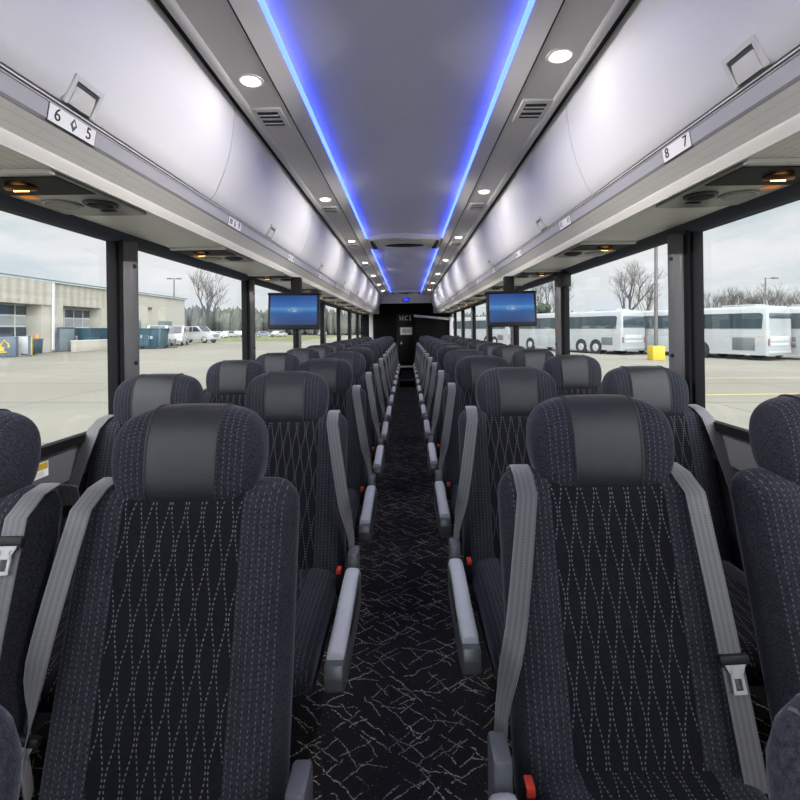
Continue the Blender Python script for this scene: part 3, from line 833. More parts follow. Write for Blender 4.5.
def piping(x):
    a, h, dp = .163, .1095, .064; N = 40; s = max(0, 1 - abs(x / a) ** 3.4) ** (1 / 3.0); sd = max(0, 1 - abs(x / a) ** 3.8) ** (1 / 2.6)
    pts = []
    for j in range(N + 1):
        q = 2 * PI * j / N; c, d = math.cos(q), math.sin(q)
        y = dp * 1.02 * sd * math.copysign(abs(c) ** (2 / 2.5), c); z = h * 1.012 * s * math.copysign(abs(d) ** (2 / 2.9), d)
        yy = y - .016 * (x / a) ** 2 if y < 0 else y
        taper = 1 - .05 * (z / h < 0) * (-z / h)
        pts.append((x * taper, yy + .060 + .016 * (z / h), z + 1.026))
    return MB().tube(pts, .0026, 6, cap=False)
def cushion():
    rings = []; uvs = []; N = 48
    ys = [-.625 + .055 * (1 - math.cos(math.radians(a))) for a in (4, 14, 26, 40, 55, 72, 90)] + [-.55 + .47 * i / 12 for i in range(13)]
    L = 0
    for i, y in enumerate(ys):
        k = max(0, (-.570 - y) / .055); r = math.sqrt(max(0, 1 - k * k))
        w = .218 - .03 * (1 - r); zt = .449 - .015 * ((y + .35) / .25) ** 2 * (y < -.35) - .050 * (1 - r); zb = .335 + .035 * (1 - r)
        c = (zt + zb) / 2; hh = (zt - zb) / 2
        ring = []; uv = []
        for j in range(N):
            q = 2 * PI * j / N; ca, sa = math.cos(q), math.sin(q)
            x = w * math.copysign(abs(ca) ** (2 / 5.5), ca); z = hh * math.copysign(abs(sa) ** (2 / 3.2), sa)
            if z > 0: z += .010 * sstep((abs(x) - .10) / .06) * sstep((.98 - abs(x) / w) / .12)
            ring.append((x, y, c + z)); uv.append((x, -y - (.10 - z if z < hh * .9 and y < -.56 else 0)))
        rings.append(ring); uvs.append(uv)
    return MB().loft(rings, uvs)
def belt_path(sb, x_top=.186, x_bot=.266, z_bot=.545, wrap=True):
    pts = []; wid = []; nrm = []
    W = .043
    pts += [(sb * (x_top - .004), .118, .90), (sb * (x_top - .004), .105, .955), (sb * x_top, .052, .9785), (sb * (x_top + .002), .004, .972)]
    nrm += [(0, 1, .1), (0, .7, .7), (0, 0, 1), (0, -.6, .8)]
    wid += [(W, 0, 0)] * 4
    n = 12
    for i in range(n + 1):
        t = i / n; z = lerp(.945, z_bot, t); x = lerp(x_top + .005, x_bot, t)
        turn = sstep((t - .55) / .45) if wrap else 0
        y = front_y(min(x, .20), z) - .016 - .012 * math.sin(PI * t) * (1 if wrap else .4) + .03 * turn
        pts.append((sb * x, y, z)); 
        ang = turn * math.radians(68)
        wid.append((W * math.cos(ang), W * math.sin(ang) * sb, .0)); nrm.append((sb * math.sin(ang), -math.cos(ang), 0))
    if wrap:
        pts.append((sb * (x_bot + .002), pts[-1][1] + .015, z_bot - .09)); wid.append(wid[-1]); nrm.append(nrm[-1])
    return pts, wid, nrm
def add_belt(t, sb, tongue=None, **kw):
    p, w, nr = belt_path(sb, **kw)
    b = MB().ribbon(p, w, .0022, nr).build('seat_belt', 'belt', t, smooth=60)
    m = MB(); m.box(sb * kw.get('x_top', .186) - .024, sb * kw.get('x_top', .186) + .024, .112, .130, .88, .91, .006); m.build('belt_guide', 'black_plastic', b)
    if tongue is not None:
        i = tongue; c = Vector(p[i]) + Vector(nr[i]).normalized() * .004; d = (Vector(p[i + 1]) - Vector(p[i])).normalized()
        tilt = math.atan2(d.x, -d.z)
        fwd = math.atan2(-d.y, -d.z)
        Mx = Matrix.Translation(c) @ Matrix.Scale(.84, 4) @ Matrix.Rotation(-tilt, 4, 'Y') @ Matrix.Rotation(fwd * -1.0, 4, 'X')
        m = MB(); m.box(-.034, .034, -.012, .004, -.008, .012, .004, M=Mx); m.box(-.030, .030, -.006, .002, -.014, -.006, .002, M=Mx); m.build('tongue_bar', 'black_plastic', b)
        m = MB()
        for x0, x1, z0, z1 in ((-.015, -.008, -.062, -.016), (.008, .015, -.062, -.016), (-.015, .015, -.068, -.060), (-.015, .015, -.036, -.026)):
            m.box(x0, x1, -.008, -.005, z0, z1, .0008, 1, M=Mx)
        m.poly([Mx @ Vector(q) for q in ((-.024, -.005, -.008), (.024, -.005, -.008), (.015, -.005, -.026), (-.015, -.005, -.026))], Mx.to_3x3() @ Vector((0, -.003, 0)))
        m.build('latch_plate', 'steel', b, label='bright steel latch plate')
    return b
def make_seat(kind, s, belts, label, group):
    """s = +1 when the aisle lies towards +x; kind 'aisle' or 'window'"""
    t = thing('coach_seat', (0, 0, 0), label, 'seat', group)
    MSH = SEATMESH
    def use(name, key, mats, fn, par=t, **kw):
        if key in MSH:
            o = bpy.data.objects.new(name, MSH[key]); COL.objects.link(o); o.parent = par; return o
        o = fn().build(name, mats, par, **kw); MSH[key] = o.data; return o
    bk = use('backrest', 'back', 'fabric', backrest, smooth=60); bk.location.x = s * .009 if kind == 'aisle' else 0
    hr = use('headrest', 'head', 'wing', headrest, smooth=60)
    lp = use('leather_panel', 'lea', 'leather', lambda: headrest(1.02, -.073, .073), hr, smooth=60); lp['label'] = 'smooth black leather centre panel'
    for x in (-.074, .074): use('piping', 'pip%+.3f' % x, 'piping', lambda: piping(x), hr, smooth=60)
    use('cushion', 'cush', 'fabric', cushion, smooth=60)
    def shellback():
        m = MB(); m.box(-.20, .20, .0, .03, .36, .90, .012, M=Matrix.Translation((0, .075, 0)) @ Matrix.Rotation(math.radians(-9), 4, 'X') @ Matrix.Translation((0, -.045, 0))); return m
    def under():
        m = MB(); m.box(-.21, .21, -.54, -.06, .295, .345, .012); return m
    use('under_frame', 'under', 'dark_metal', under)
    def leg():
        m = MB(); m.box(-.03, .03, -.42, -.14, .02, .30, .008); m.box(-.05, .05, -.50, -.06, .0, .022, .006); return m
    use('leg', 'leg', 'dark_metal', leg)
    # buckles
    for sb in ((s, -s) if kind == 'aisle' else (s,)):
        def buck():
            m = MB(); m.box(-.010, .010, -.20, -.172, .38, .468, .004); return m
        o = use('belt_buckle', 'buck', 'black_plastic', buck); o.location.x = sb * .231
        def btn():
            m = MB(); m.box(-.008, .008, -.204, -.176, .455, .473, .002); return m
        r = use('release_button', 'btn', 'red', btn, o); r['label'] = 'red release button'
    if kind == 'aisle':
        a = use('armrest', 'arm%d' % s, 'arm_shell', lambda: arm_shell(s), smooth=40)
        use('pad', 'pad%d' % s, 'arm_pad', lambda: arm_pad(s), a, smooth=50)['label'] = 'pale grey arm pad'
        use('hinge_box', 'hin%d' % s, 'arm_shell', lambda: MB().box(*sorted((s * .264, s * .300)), -.215, -.145, .36, .532, .008), a)
        use('latch_slot', 'slt%d' % s, 'black_plastic', lambda: MB().box(*sorted((s * .3065, s * .3105)), -.52, -.30, .440, .462, .003), a)
    for b in belts: add_belt(t, **b)
    return t
SEATMESH = {}
def arm_curve(n=22):
    pts = []
    for i in range(n + 1):
        t = i / n; y = lerp(-.205, -.640, t)
        z = .492 + .012 * math.sin(PI * min(1, t * 1.6)) - .032 * max(0, (.12 - t) / .12) ** 2 - .016 * t
        pts.append((y, z))
    return pts
def arm_pad(s):
    rings = []
    cv = arm_curve()
    for i, (y, z) in enumerate(cv):
        w = .0235 * (1 if i < len(cv) - 1 else .9)
        sec = [(-w, -.022), (w, -.022), (w, -.006), (w * .8, .003), (w * .35, .006), (-w * .35, .006), (-w * .8, .003), (-w, -.006)]
        rings.append([(s * .285 + a, y, z + b) for a, b in sec])
    return MB().loft(rings)
def arm_shell(s):
    cv = arm_curve()
    top = [(y, z - .012) for y, z in cv]
    out = top + [(-.668, .470), (-.676, .440), (-.668, .405), (-.640, .382), (-.55, .372), (-.30, .362), (-.205, .36)]
    m = MB(); m.poly([(s * .262, y, z) for y, z in out], (s * .047, 0, 0), bev=.005); return m

ROWS = 13
LX, WX = .447, .930
SX = {(-1, 'aisle'): .465, (1, 'aisle'): .456, (-1, 'window'): .961, (1, 'window'): .968}
SY = {'aisle': 0, 'window': -.035}
for bank in (-1, 1):
    s = -bank; sn = SIDE[bank]; grp = 'coach seats, ' + sn
    y_row = 1.0 if bank < 0 else 1.055
    protos = {}
    for k in range(ROWS):
        for kind in ('aisle', 'window'):
            X = SX[bank, kind]; y = y_row + .842 * k + SY[kind]
            lab = f"dark patterned coach seat with leather headrest, {kind} place, {ORD[k]} row, {sn}"
            if k == 0:
                if kind == 'aisle' and bank < 0: belts = [dict(sb=-s, x_top=.176, x_bot=.232, tongue=15, z_bot=.52)]; lab = 'front-row aisle seat, workshop side, grey belt slanting down its window-side edge'
                elif kind == 'aisle': belts = [dict(sb=s), dict(sb=-s, x_top=.160, x_bot=.190, z_bot=.44, wrap=False, tongue=11)]; lab = 'front-row aisle seat, parked-coach side, with grey belts over both shoulders'
                elif bank < 0: belts = [dict(sb=s, x_top=.209, x_bot=.215, z_bot=.47, wrap=False, tongue=5)]; lab = 'front-row window seat, workshop side, belt with steel latch across its front'
                else: belts = [dict(sb=-s)]; lab = 'front-row window seat, parked-coach side, belt hidden by its headrest'
                o = make_seat(kind, s, belts, lab, grp); o.location = (bank * X, y, 0)
            elif k == 1:
                o = make_seat(kind, s, [dict(sb=s if kind == 'aisle' else -s)], lab, grp); o.location = (bank * X, y, 0); protos[kind] = o
            else:
                dup(protos[kind], (bank * X, y, 0), label=lab)
    # front seats beside the camera: raised on a step, only their shoulders reach the picture
    o = make_seat('aisle', s, [], f"raised aisle seat at the very front, only its rounded shoulder showing, {sn}", grp)
    o.location = (bank * (LX + (.0 if bank > 0 else 0)), .215 if bank < 0 else .208, .118)
    st = MB(); st.box(-.06, .06, -.50, -.06, -.118, .001); st.build('plinth', 'dark_metal', o)

# ================================================================== OUTSIDE (level world: the coach itself leans by the camera's roll)
EXT = Matrix.Translation(CAM) @ Matrix.Rotation(ROLL, 4, 'Y')
H = 2.0
def E(px, Y, h=0): return EXT @ Matrix.Translation(((px - VX) / FPX * Y, Y, -H)) @ Matrix.Rotation(h, 4, 'Z')
def EA(a, Y, h=0): return EXT @ Matrix.Translation((a, Y, -H)) @ Matrix.Rotation(h, 4, 'Z')
def place(o, M): o.matrix_world = M; return o
m = MB(); m.box(-160, 160, -60, 230, -.2, 0); place(struct(m.build('ground', 'concrete', smooth=0)), EA(0, 0))
m = MB(); m.box(-90, -18, 76, 140, 0, .02); place(struct(m.build('ground_lawn', 'lawn', smooth=0)), EA(0, 0))
m = MB()
for a, Y, w, l, ang in ((11.5, 14.6, .13, 9, 86), (12.6, 11.2, .13, 7, 80), (10.2, 10.6, .12, 3.4, 100), (16, 19.5, .12, 10, 88)):
    R = Matrix.Translation((a, Y, 0)) @ Matrix.Rotation(math.radians(90 - ang), 4, 'Z')
    m.box(-l / 2, l / 2, -w / 2, w / 2, .001, .006, M=R)
place(struct(m.build('ground_marking', 'line_yellow', smooth=0)), EA(0, 0))

# workshop building, long front wall parallel to the coach
A0 = -30.9
def YB(px): return 30.9 * FPX / (VX - px)
M0 = EA(A0, 0)
bld = thing('workshop_building', None, 'long cream metal workshop building with recessed window bays across the lot', 'building', M=EA(A0, 45))
def bp(name, mat, y0, y1, z0, z1, x0=-10, x1=0, par=None, bev=0):
    m = MB(); m.box(x0, x1, y0 - 45, y1 - 45, z0, z1, bev); return m.build(name, mat, par or bld, smooth=0)
bp('rear_wall', 'cream_wall', 18, 66, 0, 6.1, -14, -1.3)
bp('upper_panel', 'cream_metal', 18, YB(50), 4.05, 6.12, -2, .25)
bp('upper_wall', 'cream_metal', YB(50) + .03, YB(101) + 1, 4.10, 6.12, -2, .0)
bp('plain_wall', 'cream_wall', YB(101) + 1, 66, 0, 6.12, -10, 0)
bp('pier', 'cream_wall', YB(40), YB(62), 0, 4.1, -1.5, .1)
bp('pier', 'cream_wall', YB(101), YB(101) + 1.2, 0, 4.1, -1.5, .1)
bp('pier', 'cream_wall', 26, 28, 0, 4.1, -1.5, .1)
bp('roof_trim', 'roof_trim', 17.8, 66.2, 6.12, 6.24, -10, .3)
bp('gutter', 'win_frame', 17.8, 66.2, 6.04, 6.12, -1, .28)
bp('downpipe', 'win_frame', YB(50) - .08, YB(50) + .1, 0.2, 6.0, .2, .34)
def YR(px): return 32.1 * FPX / (VX - px)
def bay(y0, y1, z0, z1, cols, rows, kinds):
    f = bp('window_bay', 'win_frame', y0, y1, z0, z1, -1.32, -1.18)
    cw = (y1 - y0) / cols; rh = (z1 - z0) / rows
    for r in range(rows):
        for c in range(cols):
            m = MB(); m.box(-1.2, -1.15, y0 + c * cw + .07 - 45, y0 + (c + 1) * cw - .07 - 45, z0 + r * rh + .06, z0 + (r + 1) * rh - .06); m.build('pane', kinds[r], f, smooth=0)
bay(31.6, YR(32), .45, 4.0, 5, 4, ['dark_pane', 'dark_pane', 'white_pane', 'dark_pane'])
bay(YR(64), YR(91), .4, 3.9, 3, 4, ['white_pane', 'dark_pane', 'white_pane', 'dark_pane'])
bp('shutter_door', 'gate_grey', YB(158), YB(172), 0, 3.0, -.2, .02)
bp('shutter_door', 'gate_grey', YB(130), YB(141), 0, 3.0, -.2, .02)
bp('wall_light', 'pole', YB(148), YB(149.5), 4.3, 4.6, 0, .3)
for q in (40, 52): bp('roof_vent', 'roof_trim', q, q + .6, 6.3, 6.75, -4, -3.4)

# things in front of the workshop
t = thing('steel_gate', None, 'grey sheet steel gate panel standing against the workshop wall', 'gate', M=EA(-30.2, 42.1, math.radians(84)))
m = MB(); m.box(-.85, .85, -.06, .06, .12, 2.05, .02); m.build('panel', 'gate_grey', t)
m = MB(); m.box(-.92, -.82, -.09, .09, 0, 2.15); m.box(.82, .92, -.09, .09, 0, 2.15); m.box(-.9, .9, -.09, .09, 2.05, 2.15); m.build('gate_frame', 'sign_blue', t)
t = thing('low_wall', None, 'low cream wall under the long blue container', 'wall', M=EA(-28.4, 42.0, math.radians(90)))
m = MB(); m.box(-1.6, 4.5, -.2, .2, 0, .95, .03); m.build('wall_body', 'cream_wall', t)
m = MB(); m.box(-1.65, 4.55, -.24, .24, .95, 1.02, .02); m.build('coping', 'win_frame', t)
def dumpster(M, L, W, Hh, lab):
    t = thing('dumpster', None, lab, 'dumpster', 'blue dumpsters', M=M)
    m = MB(); m.poly([(-L / 2, -W / 2, .12), (L / 2, -W / 2, .12), (L / 2 + .08, -W / 2, Hh), (-L / 2 - .08, -W / 2, Hh)], (0, W, 0), bev=.03); m.build('body', 'dumpster', t, smooth=30)
    m = MB(); m.box(-L / 2 - .12, L / 2 + .12, -W / 2 - .05, W / 2 + .05, Hh, Hh + .09, .02); m.build('lid', 'dumpster', t)
    for x in [(-L / 2 + .3) + i * (L - .6) / 3 for i in range(4)]:
        m = MB(); m.box(x - .05, x + .05, -W / 2 - .06, -W / 2 + .02, .15, Hh, .01); m.build('rib', 'dumpster', t)
    for x in (-L / 2 + .2, L / 2 - .2):
        m = MB(); m.box(x - .1, x + .1, -W / 2, W / 2, 0, .13); m.build('skid', 'pole', t)
    return t
d1 = dumpster(EA(-29.6, 45.6, math.radians(90)), 4.0, 1.2, 2.0, 'long blue container standing behind the low cream wall')
d2 = dumpster(E(150.5, 48.6, 0), 2.75, 1.6, 1.98, 'blue dumpster with pale stickers in front of the white vans')
m = MB(); m.box(-.55, -.35, -.84, -.81, 1.1, 1.4); m.box(.25, .65, -.84, -.81, 1.0, 1.3); m.build('sticker', 'white_pane', d2, smooth=0)
t = thing('sign_cabinet', None, 'dark blue cabinet with a yellow digger picture beside the workshop', 'cabinet', M=E(3, 33.5, math.radians(25)))
m = MB(); m.box(-.8, .8, -.3, .3, .05, 1.45, .03); m.build('cabinet_body', 'sign_blue', t)
m = MB(); m.box(-.4, .15, -.33, -.30, .45, .75); m.poly([(-.25, -.33, .75), (.0, -.33, .75), (-.02, -.33, 1.0), (-.22, -.33, 1.0)], (0, .03, 0)); m.build('digger_cab', 'yellow', t, smooth=0)
m = MB(); m.tube([(-.05, -.32, .8), (.15, -.32, 1.2), (.38, -.32, .95), (.42, -.32, .70)], [.06, .055, .05, .08], 6); m.build('digger_arm', 'yellow', t)
m = MB(); m.box(-.45, .30, -.33, -.30, .33, .42); m.build('digger_track', 'yellow', t, smooth=0)
t = thing('lot_board', None, 'pale board between two dark posts beside the digger cabinet', 'board', M=E(21, 34.5, math.radians(20)))
m = MB(); m.box(-.45, .45, -.03, .03, .2, 1.45, .01); m.build('panel', 'white_pane', t)
m = MB(); m.box(.45, .62, -.08, .08, 0, 1.5); m.build('post', 'sign_blue', t); m = MB(); m.box(-.55, -.45, -.06, .06, 0, 1.4); m.build('post', 'gate_grey', t)
m = MB(); m.box(.62, .68, -.09, .09, .1, 1.48); m.build('reflector_strip', 'yellow', t)
t = thing('refuse_bin', None, 'small dark teal bin against the workshop wall', 'bin', M=E(32, 37.0, 0))
m = MB(); m.poly([(-.5, -.4, .1), (.5, -.4, .1), (.58, -.4, 1.15), (-.58, -.4, 1.15)], (0, .8, 0), bev=.03); m.build('body', 'dumpster', t)
m = MB(); m.box(-.6, .6, -.44, .44, 1.15, 1.25, .03); m.build('lid', 'sign_blue', t); m = MB(); m.disc((-.4, -.42, .1), (0, 1, 0), .1, .06); m.disc((.4, -.42, .1), (0, 1, 0), .1, .06); m.build('wheels', 'tyre', t)
t = thing('bollard', None, 'orange bollard post at the corner of the workshop bay', 'bollard', M=E(37, 38.5, 0))
m = MB(); m.tube([(0, 0, 0), (0, 0, 1.5), (0, 0, 1.56), (0, 0, 1.58)], [.16, .16, .12, .02], 12); m.build('post', 'orange', t)
m = MB(); m.ring((0, 0, 1.2), (0, 0, 1), .16, .02, 16, 6); m.build('band', 'white_pane', t)

# vehicles on the workshop side
def wheel(par, x, y, r, w=.25):
    m = MB(); m.ring((x, y, r), (0, 1, 0), r * .78, r * .22, 24, 8, squash=w / (r * .44)); m.disc((x, y, r), (0, 1, 0), r * .8, w * .7); o = m.build('wheel', 'tyre', par)
    m = MB()
    for q in (-1, 1): m.disc((x, y + q * w * .40, r), (0, q, 0), r * .58, .05, 20, bev=.02); m.disc((x, y + q * w * .46, r), (0, q, 0), r * .2, .05, 12)
    m.build('hub', 'hub', o)
def vehicle(name, M, prof, W, wins, wheels, r, mat, lab, cat, group=None, lamps=None):
    t = thing(name, None, lab, cat, group, M=M)
    m = MB(); m.poly([(x, -W / 2, z) for x, z in prof], (0, W, 0), bev=.05); m.build('body', mat, t, smooth=40)
    for i, w in enumerate(wins):
        m = MB(); m.poly([(x, -W / 2 - .012, z) for x, z in w], (0, .03, 0)); m.poly([(x, W / 2 - .018, z) for x, z in w], (0, .03, 0)); m.build('side_window', 'dark_pane', t, smooth=0)
    for x in wheels:
        for y in (-W / 2 + .10, W / 2 - .10): wheel(t, x, y, r)
    if lamps:
        for y in (-W / 2 + .25, W / 2 - .25):
            m = MB(); m.box(lamps[0] - .04, lamps[0] + .04, y - .16, y + .16, lamps[1], lamps[1] + .16, .02); m.build('lamp', 'white_pane', t)
    return t
suv = [(-2.5, .45), (-2.5, 1.15), (-2.35, 1.25), (-1.0, 1.28), (-.85, 1.95), (.65, 1.98), (1.35, 1.32), (2.35, 1.2), (2.55, 1.05), (2.6, .5), (2.4, .38), (-2.3, .38)]
S2 = 1.22
suv = [(x * S2, z * S2) for x, z in suv]
t = vehicle('pickup_truck', E(197, 68.8, math.radians(-14)), suv, 2.15, [[(x * S2, z * S2) for x, z in q] for q in ([(-.72, 1.32), (-.62, 1.85), (.0, 1.87), (.0, 1.32)], [(.1, 1.32), (.1, 1.87), (.6, 1.87), (1.15, 1.36)])], (-1.95, 2.0), .50, 'car_white', 'white crew-cab pickup truck parked by the bare tree', 'truck', lamps=(3.14, 1.1))
m = MB(); m.poly([(1.60, -.85, 1.66), (1.60, .85, 1.66), (.86, .80, 2.36), (.86, -.80, 2.36)], (.05, 0, .04)); m.build('windscreen', 'dark_pane', t, smooth=0)
m = MB(); m.box(3.11, 3.19, -.55, .55, .8, 1.3, .02); m.build('radiator', 'gate_grey', t)
van = [(-2.6, .5), (-2.65, 2.15), (-2.5, 2.35), (1.0, 2.38), (1.75, 1.5), (2.5, 1.25), (2.6, .6), (2.4, .42), (-2.4, .42)]
for k, (px, Y, lab) in enumerate(((160, 52.9, 'white van parked behind the blue dumpster, close to the building end'), (177, 58.6, 'white van parked between the dumpster and the pickup truck'))):
    v = vehicle('van', E(px, Y, math.radians(-74)), van, 2.0, [[(.2, 1.5), (.2, 2.15), (.95, 2.17), (1.5, 1.5)]], (-1.7, 1.75), .40, 'car_white', lab, 'van', 'white vans', lamps=(2.55, .95))
    m = MB(); m.poly([(1.82, -.8, 1.52), (1.82, .8, 1.52), (1.10, .75, 2.30), (1.10, -.75, 2.30)], (.05, 0, .04)); m.build('windscreen', 'dark_pane', v, smooth=0)
for k, px in enumerate((169.5, 175.0)):
    t = thing('lot_stand', None, ['dark jack stand on the lot before the vans, nearer the dumpster', 'dark jack stand on the lot before the vans, nearer the truck'][k], 'stand', 'jack stands', M=E(px, 49.4 + k * .6, 0))
    m = MB(); m.tube([(0, 0, .05), (0, 0, .7), (.05, 0, .95)], [.12, .09, .13], 8); m.build('column', 'pole', t)
    m = MB(); m.box(-.22, .22, -.2, .2, 0, .08, .02); m.build('foot', 'pole', t)
sed = [(-2.2, .4), (-2.25, .95), (-1.6, 1.05), (-1.0, 1.5), (.4, 1.52), (1.15, 1.02), (2.1, .9), (2.2, .45), (2.0, .32), (-2.0, .32)]
cg = [(218, 103, 'car_white'), (229, 112, 'car_white'), (238, 122, 'car_white'), (264, 118, 'car_grey'), (279, 122, 'car_white'), (322, 138, 'car_white')]
for k, (px, Y, cm) in enumerate(cg):
    col_ = 'white' if cm == 'car_white' else 'dark grey'
    lab = [f'small {col_} distant car beyond the lawn, beside the bare tree', f'small {col_} distant car beyond the lawn, between two others', f'small {col_} distant car beyond the lawn, against the second window post', f'{col_} distant car seen just left of the monitor', f'small {col_} distant car seen under the monitor edge', f'tiny {col_} distant car beyond the lawn, past the monitor'][k]
    vehicle('car', E(px, Y, math.radians(10 + 50 * (k % 3))), sed, 1.8, [[(-.95, 1.05), (-.75, 1.42), (.35, 1.44), (.85, 1.05)]], (-1.35, 1.35), .33, cm, lab, 'car', 'distant parked cars')

# lamp posts
def lamp_post(M, h, heads, lab, base=None):
    t = thing('lamp_post', None, lab, 'lamp post', 'car park lamp posts', M=M)
    m = MB(); m.tube([(0, 0, 0), (0, 0, h)], [.13, .09], 10); m.build('pole', 'pole', t)
    for q in heads:
        m = MB(); m.box(min(0, q * 1.0), max(0, q * 1.0), -.04, .04, h - .12, h - .04); a = m.build('bracket', 'pole', t)
        m = MB(); m.box(q * .95 - .38, q * .95 + .38, -.22, .22, h - .14, h + .06, .05); m.build('lamp_head', 'pole', a)
    m = MB(); m.disc((0, 0, .03), (0, 0, 1), .3, .06, 16); m.build('base_plate', 'pole', t)
    if base:
        m = MB(); m.box(-base / 2, base / 2, -base / 2, base / 2, 0, .92, .03); m.build('concrete_base', 'yellow', t, label='yellow painted concrete base')
    return t
lamp_post(E(174, 75), 10.0, (-.75, .75), 'twin-headed lamp post behind the workshop end wall')
lamp_post(E(656, 30.6), 9.5, (.9,), 'tall dark lamp post on a yellow block before the parked coaches', base=.78)
lamp_post(E(765.5, 62), 8.7, (1.3,), 'single-headed lamp post behind the parked coaches')

# parked coaches
def coach(M, L, axles, vents, lab, win_end=.55, rw=(2.1, 2.98)):
    t = thing('parked_coach', None, lab, 'coach', 'white parked coaches', M=M)
    W = 2.5
    sec = [(0, .34), (0, 2.3), (.06, 3.05), (.16, 3.32), (.42, 3.47), (W - .42, 3.47), (W - .16, 3.32), (W - .06, 3.05), (W, 2.3), (W, .34)]
    m = MB(); N = 10
    def R(x, k, dz=0): return [(x, W / 2 + (y - W / 2) * k, .34 + (z - .34) * (1 - (1 - k) * .6) + dz) for y, z in sec]
    m.loft([R(0, .93), R(.06, .975), R(.2, 1), R(L - .5, 1), R(L - .15, .97), R(L, .90)]); m.build('body', 'coach_white', t, smooth=35)
    for y0, y1 in ((-.012, .05), (W - .05, W + .012)):
        m = MB(); m.poly([(win_end, y0, 2.02), (L - .35, y0, 2.02), (L - .25, y0, 2.7), (L - .45, y0, 3.02), (win_end + .12, y0, 3.02), (win_end - .05, y0, 2.9)], (0, y1 - y0, 0)); w = m.build('window_band', 'coach_glass', t, smooth=0)
        for q in range(1, 7):
            x = win_end + q * (L - win_end - .4) / 7; m = MB(); m.box(x - .03, x + .03, *sorted((y0 - .004 if y0 < 0 else y1 - .01, y0 + .01 if y0 < 0 else y1 + .004)), 2.04, 3.0); m.build('divider', 'black_plastic', w, smooth=0)
    m = MB(); m.box(L - .04, L + .03, .25, W - .25, 1.2, 2.9, .02); m.build('windscreen', 'coach_glass', t)
    m = MB(); m.box(-.02, .08, .12, W - .12, rw[0], rw[1], .02); m.build('rear_window', 'coach_glass', t)
    for z0, z1 in ((.95, 1.12), (1.25, 1.55)):
        m = MB(); m.box(-.015, .05, .35, W - .35, z0, z1, .01); m.build('rear_vent', 'coach_rear_vent', t)
    m = MB(); m.box(-.06, .10, .12, W - .12, .42, .62, .04); m.build('rear_bumper', 'coach_white', t)
    for x in axles:
        for y in (.10, W - .10): wheel(t, x, y, .52, .34)
        m = MB(); m.disc((x, .06, .56), (0, 1, 0), .62, .16, 28); m.build('wheel_arch', 'tyre', t)
    for (a, b, z0, z1) in vents:
        m = MB(); m.box(a, b, -.015, .04, z0, z1, .008); m.build('vent', 'coach_vent', t)
    x = axles[-2] + 1.1 if len(axles) > 2 else 6
    while x < axles[-1] - .8:
        m = MB(); m.box(x, x + 1.5, -.006, .03, .45, 1.45, .004); m.build('locker_door', 'coach_white', t); x += 1.56
    m = MB(); m.box(.2, L - .3, -.008, .03, 1.60, 1.64); m.build('side_rail', 'fascia', t, smooth=0)
    for z in (.95, ): 
        m = MB(); m.box(-.03, .03, .06, .16, z, z + .45, .01); m.box(-.03, .03, W - .16, W - .06, z, z + .45, .01); m.build('tail_lamp', 'tail_red', t)
    for x in (.5, 3.4, 7.5):
        m = MB(); m.box(x - .06, x + .06, -.014, .01, 1.50, 1.57); m.build('marker_lamp', 'orange', t)
    m = MB(); m.box(1.0, 3.2, .5, W - .5, 3.44, 3.60, .06); m.build('roof_unit', 'coach_white', t)
    return t
HD = math.atan2(.916, -.400)
# local +x runs along (-.4,.916); the side facing the camera is at local y = 0, the body extends to local -y, so mirror with a turn
def coach_at(px, Y, **kw):
    M = E(px, Y, HD) @ Matrix.Diagonal((1, -1, 1, 1))
    return M
def mirror_y(root):
    done = set()
    for c in [c for c in bpy.data.objects if c.parent == root] + [g for c in bpy.data.objects if c.parent == root for g in bpy.data.objects if g.parent == c]:
        if c.data.name in done: continue
        done.add(c.data.name); c.data.transform(Matrix.Diagonal((1, -1, 1, 1))); c.data.flip_normals()
for px, Y, L, ax, ve, lab, we in (
    (622, 36.0, 13.6, (2.6, 4.2, 10.9), [(.9, 2.0, .75, 1.35)], 'white parked coach showing two rear wheels side by side', .55),
    (768, 29.4, 13.6, (4.3, 5.8, 11.2), [(.75, 2.15, .62, 1.45)], 'white parked coach with a louvred side panel and rear face cut by the picture edge', .35),
    (846, 28.3, 13.6, (4.9, 6.3, 11.2), [(2.6, 3.9, .80, 1.08), (2.6, 3.9, 1.18, 1.48)], 'white parked coach just entering behind the louvred coach at the picture edge', .35),
    (508, 52, 13.6, (2.6, 4.2, 10.9), [(.9, 2.0, .75, 1.35)], 'white parked coach mostly hidden behind the seats and the monitor', .55)):
    t = coach(E(px, Y, HD), L, ax, ve, lab, we, (2.66, 3.0) if px > 700 else (2.1, 2.98)); mirror_y(t)

# bare trees
def tree_mesh(h, spread, seed, depth=6, lean_=0):
    rnd = random.Random(seed); m = MB()
    def br(p, d, L, r, lv):
        q = p + d * L * .5 + Vector((rnd.uniform(-.03, .03), rnd.uniform(-.03, .03), 0)) * L
        e = p + d * L
        m.tube([p, q, e], [r, r * .82, r * .6], 5 if lv < 2 else 3, cap=False)
        if lv >= depth: return
        nb = 3
        for i in range(nb + (1 if lv == 0 else 0)):
            t = rnd.uniform(.35, 1.0) if i else 1.0
            az = rnd.uniform(0, 2 * PI); tl = math.radians(rnd.uniform(12, 40) * spread)
            o = d.orthogonal().normalized(); o.rotate(Matrix.Rotation(az, 3, d))
            nd = (d * math.cos(tl) + o * math.sin(tl)); nd = (nd + Vector((0, 0, .26))).normalized()
            br(p + d * L * t, nd, L * rnd.uniform(.62, .80), r * .57 * (.8 + .2 * t), lv + 1)
    br(Vector((0, 0, 0)), Vector((lean_, 0, 1)).normalized(), h * .27, h * .019, 0)
    top = max(v[2] for v in m.v); k = h / top
    m.v = [(x * k, y * k, z * k) for x, y, z in m.v]
    return m
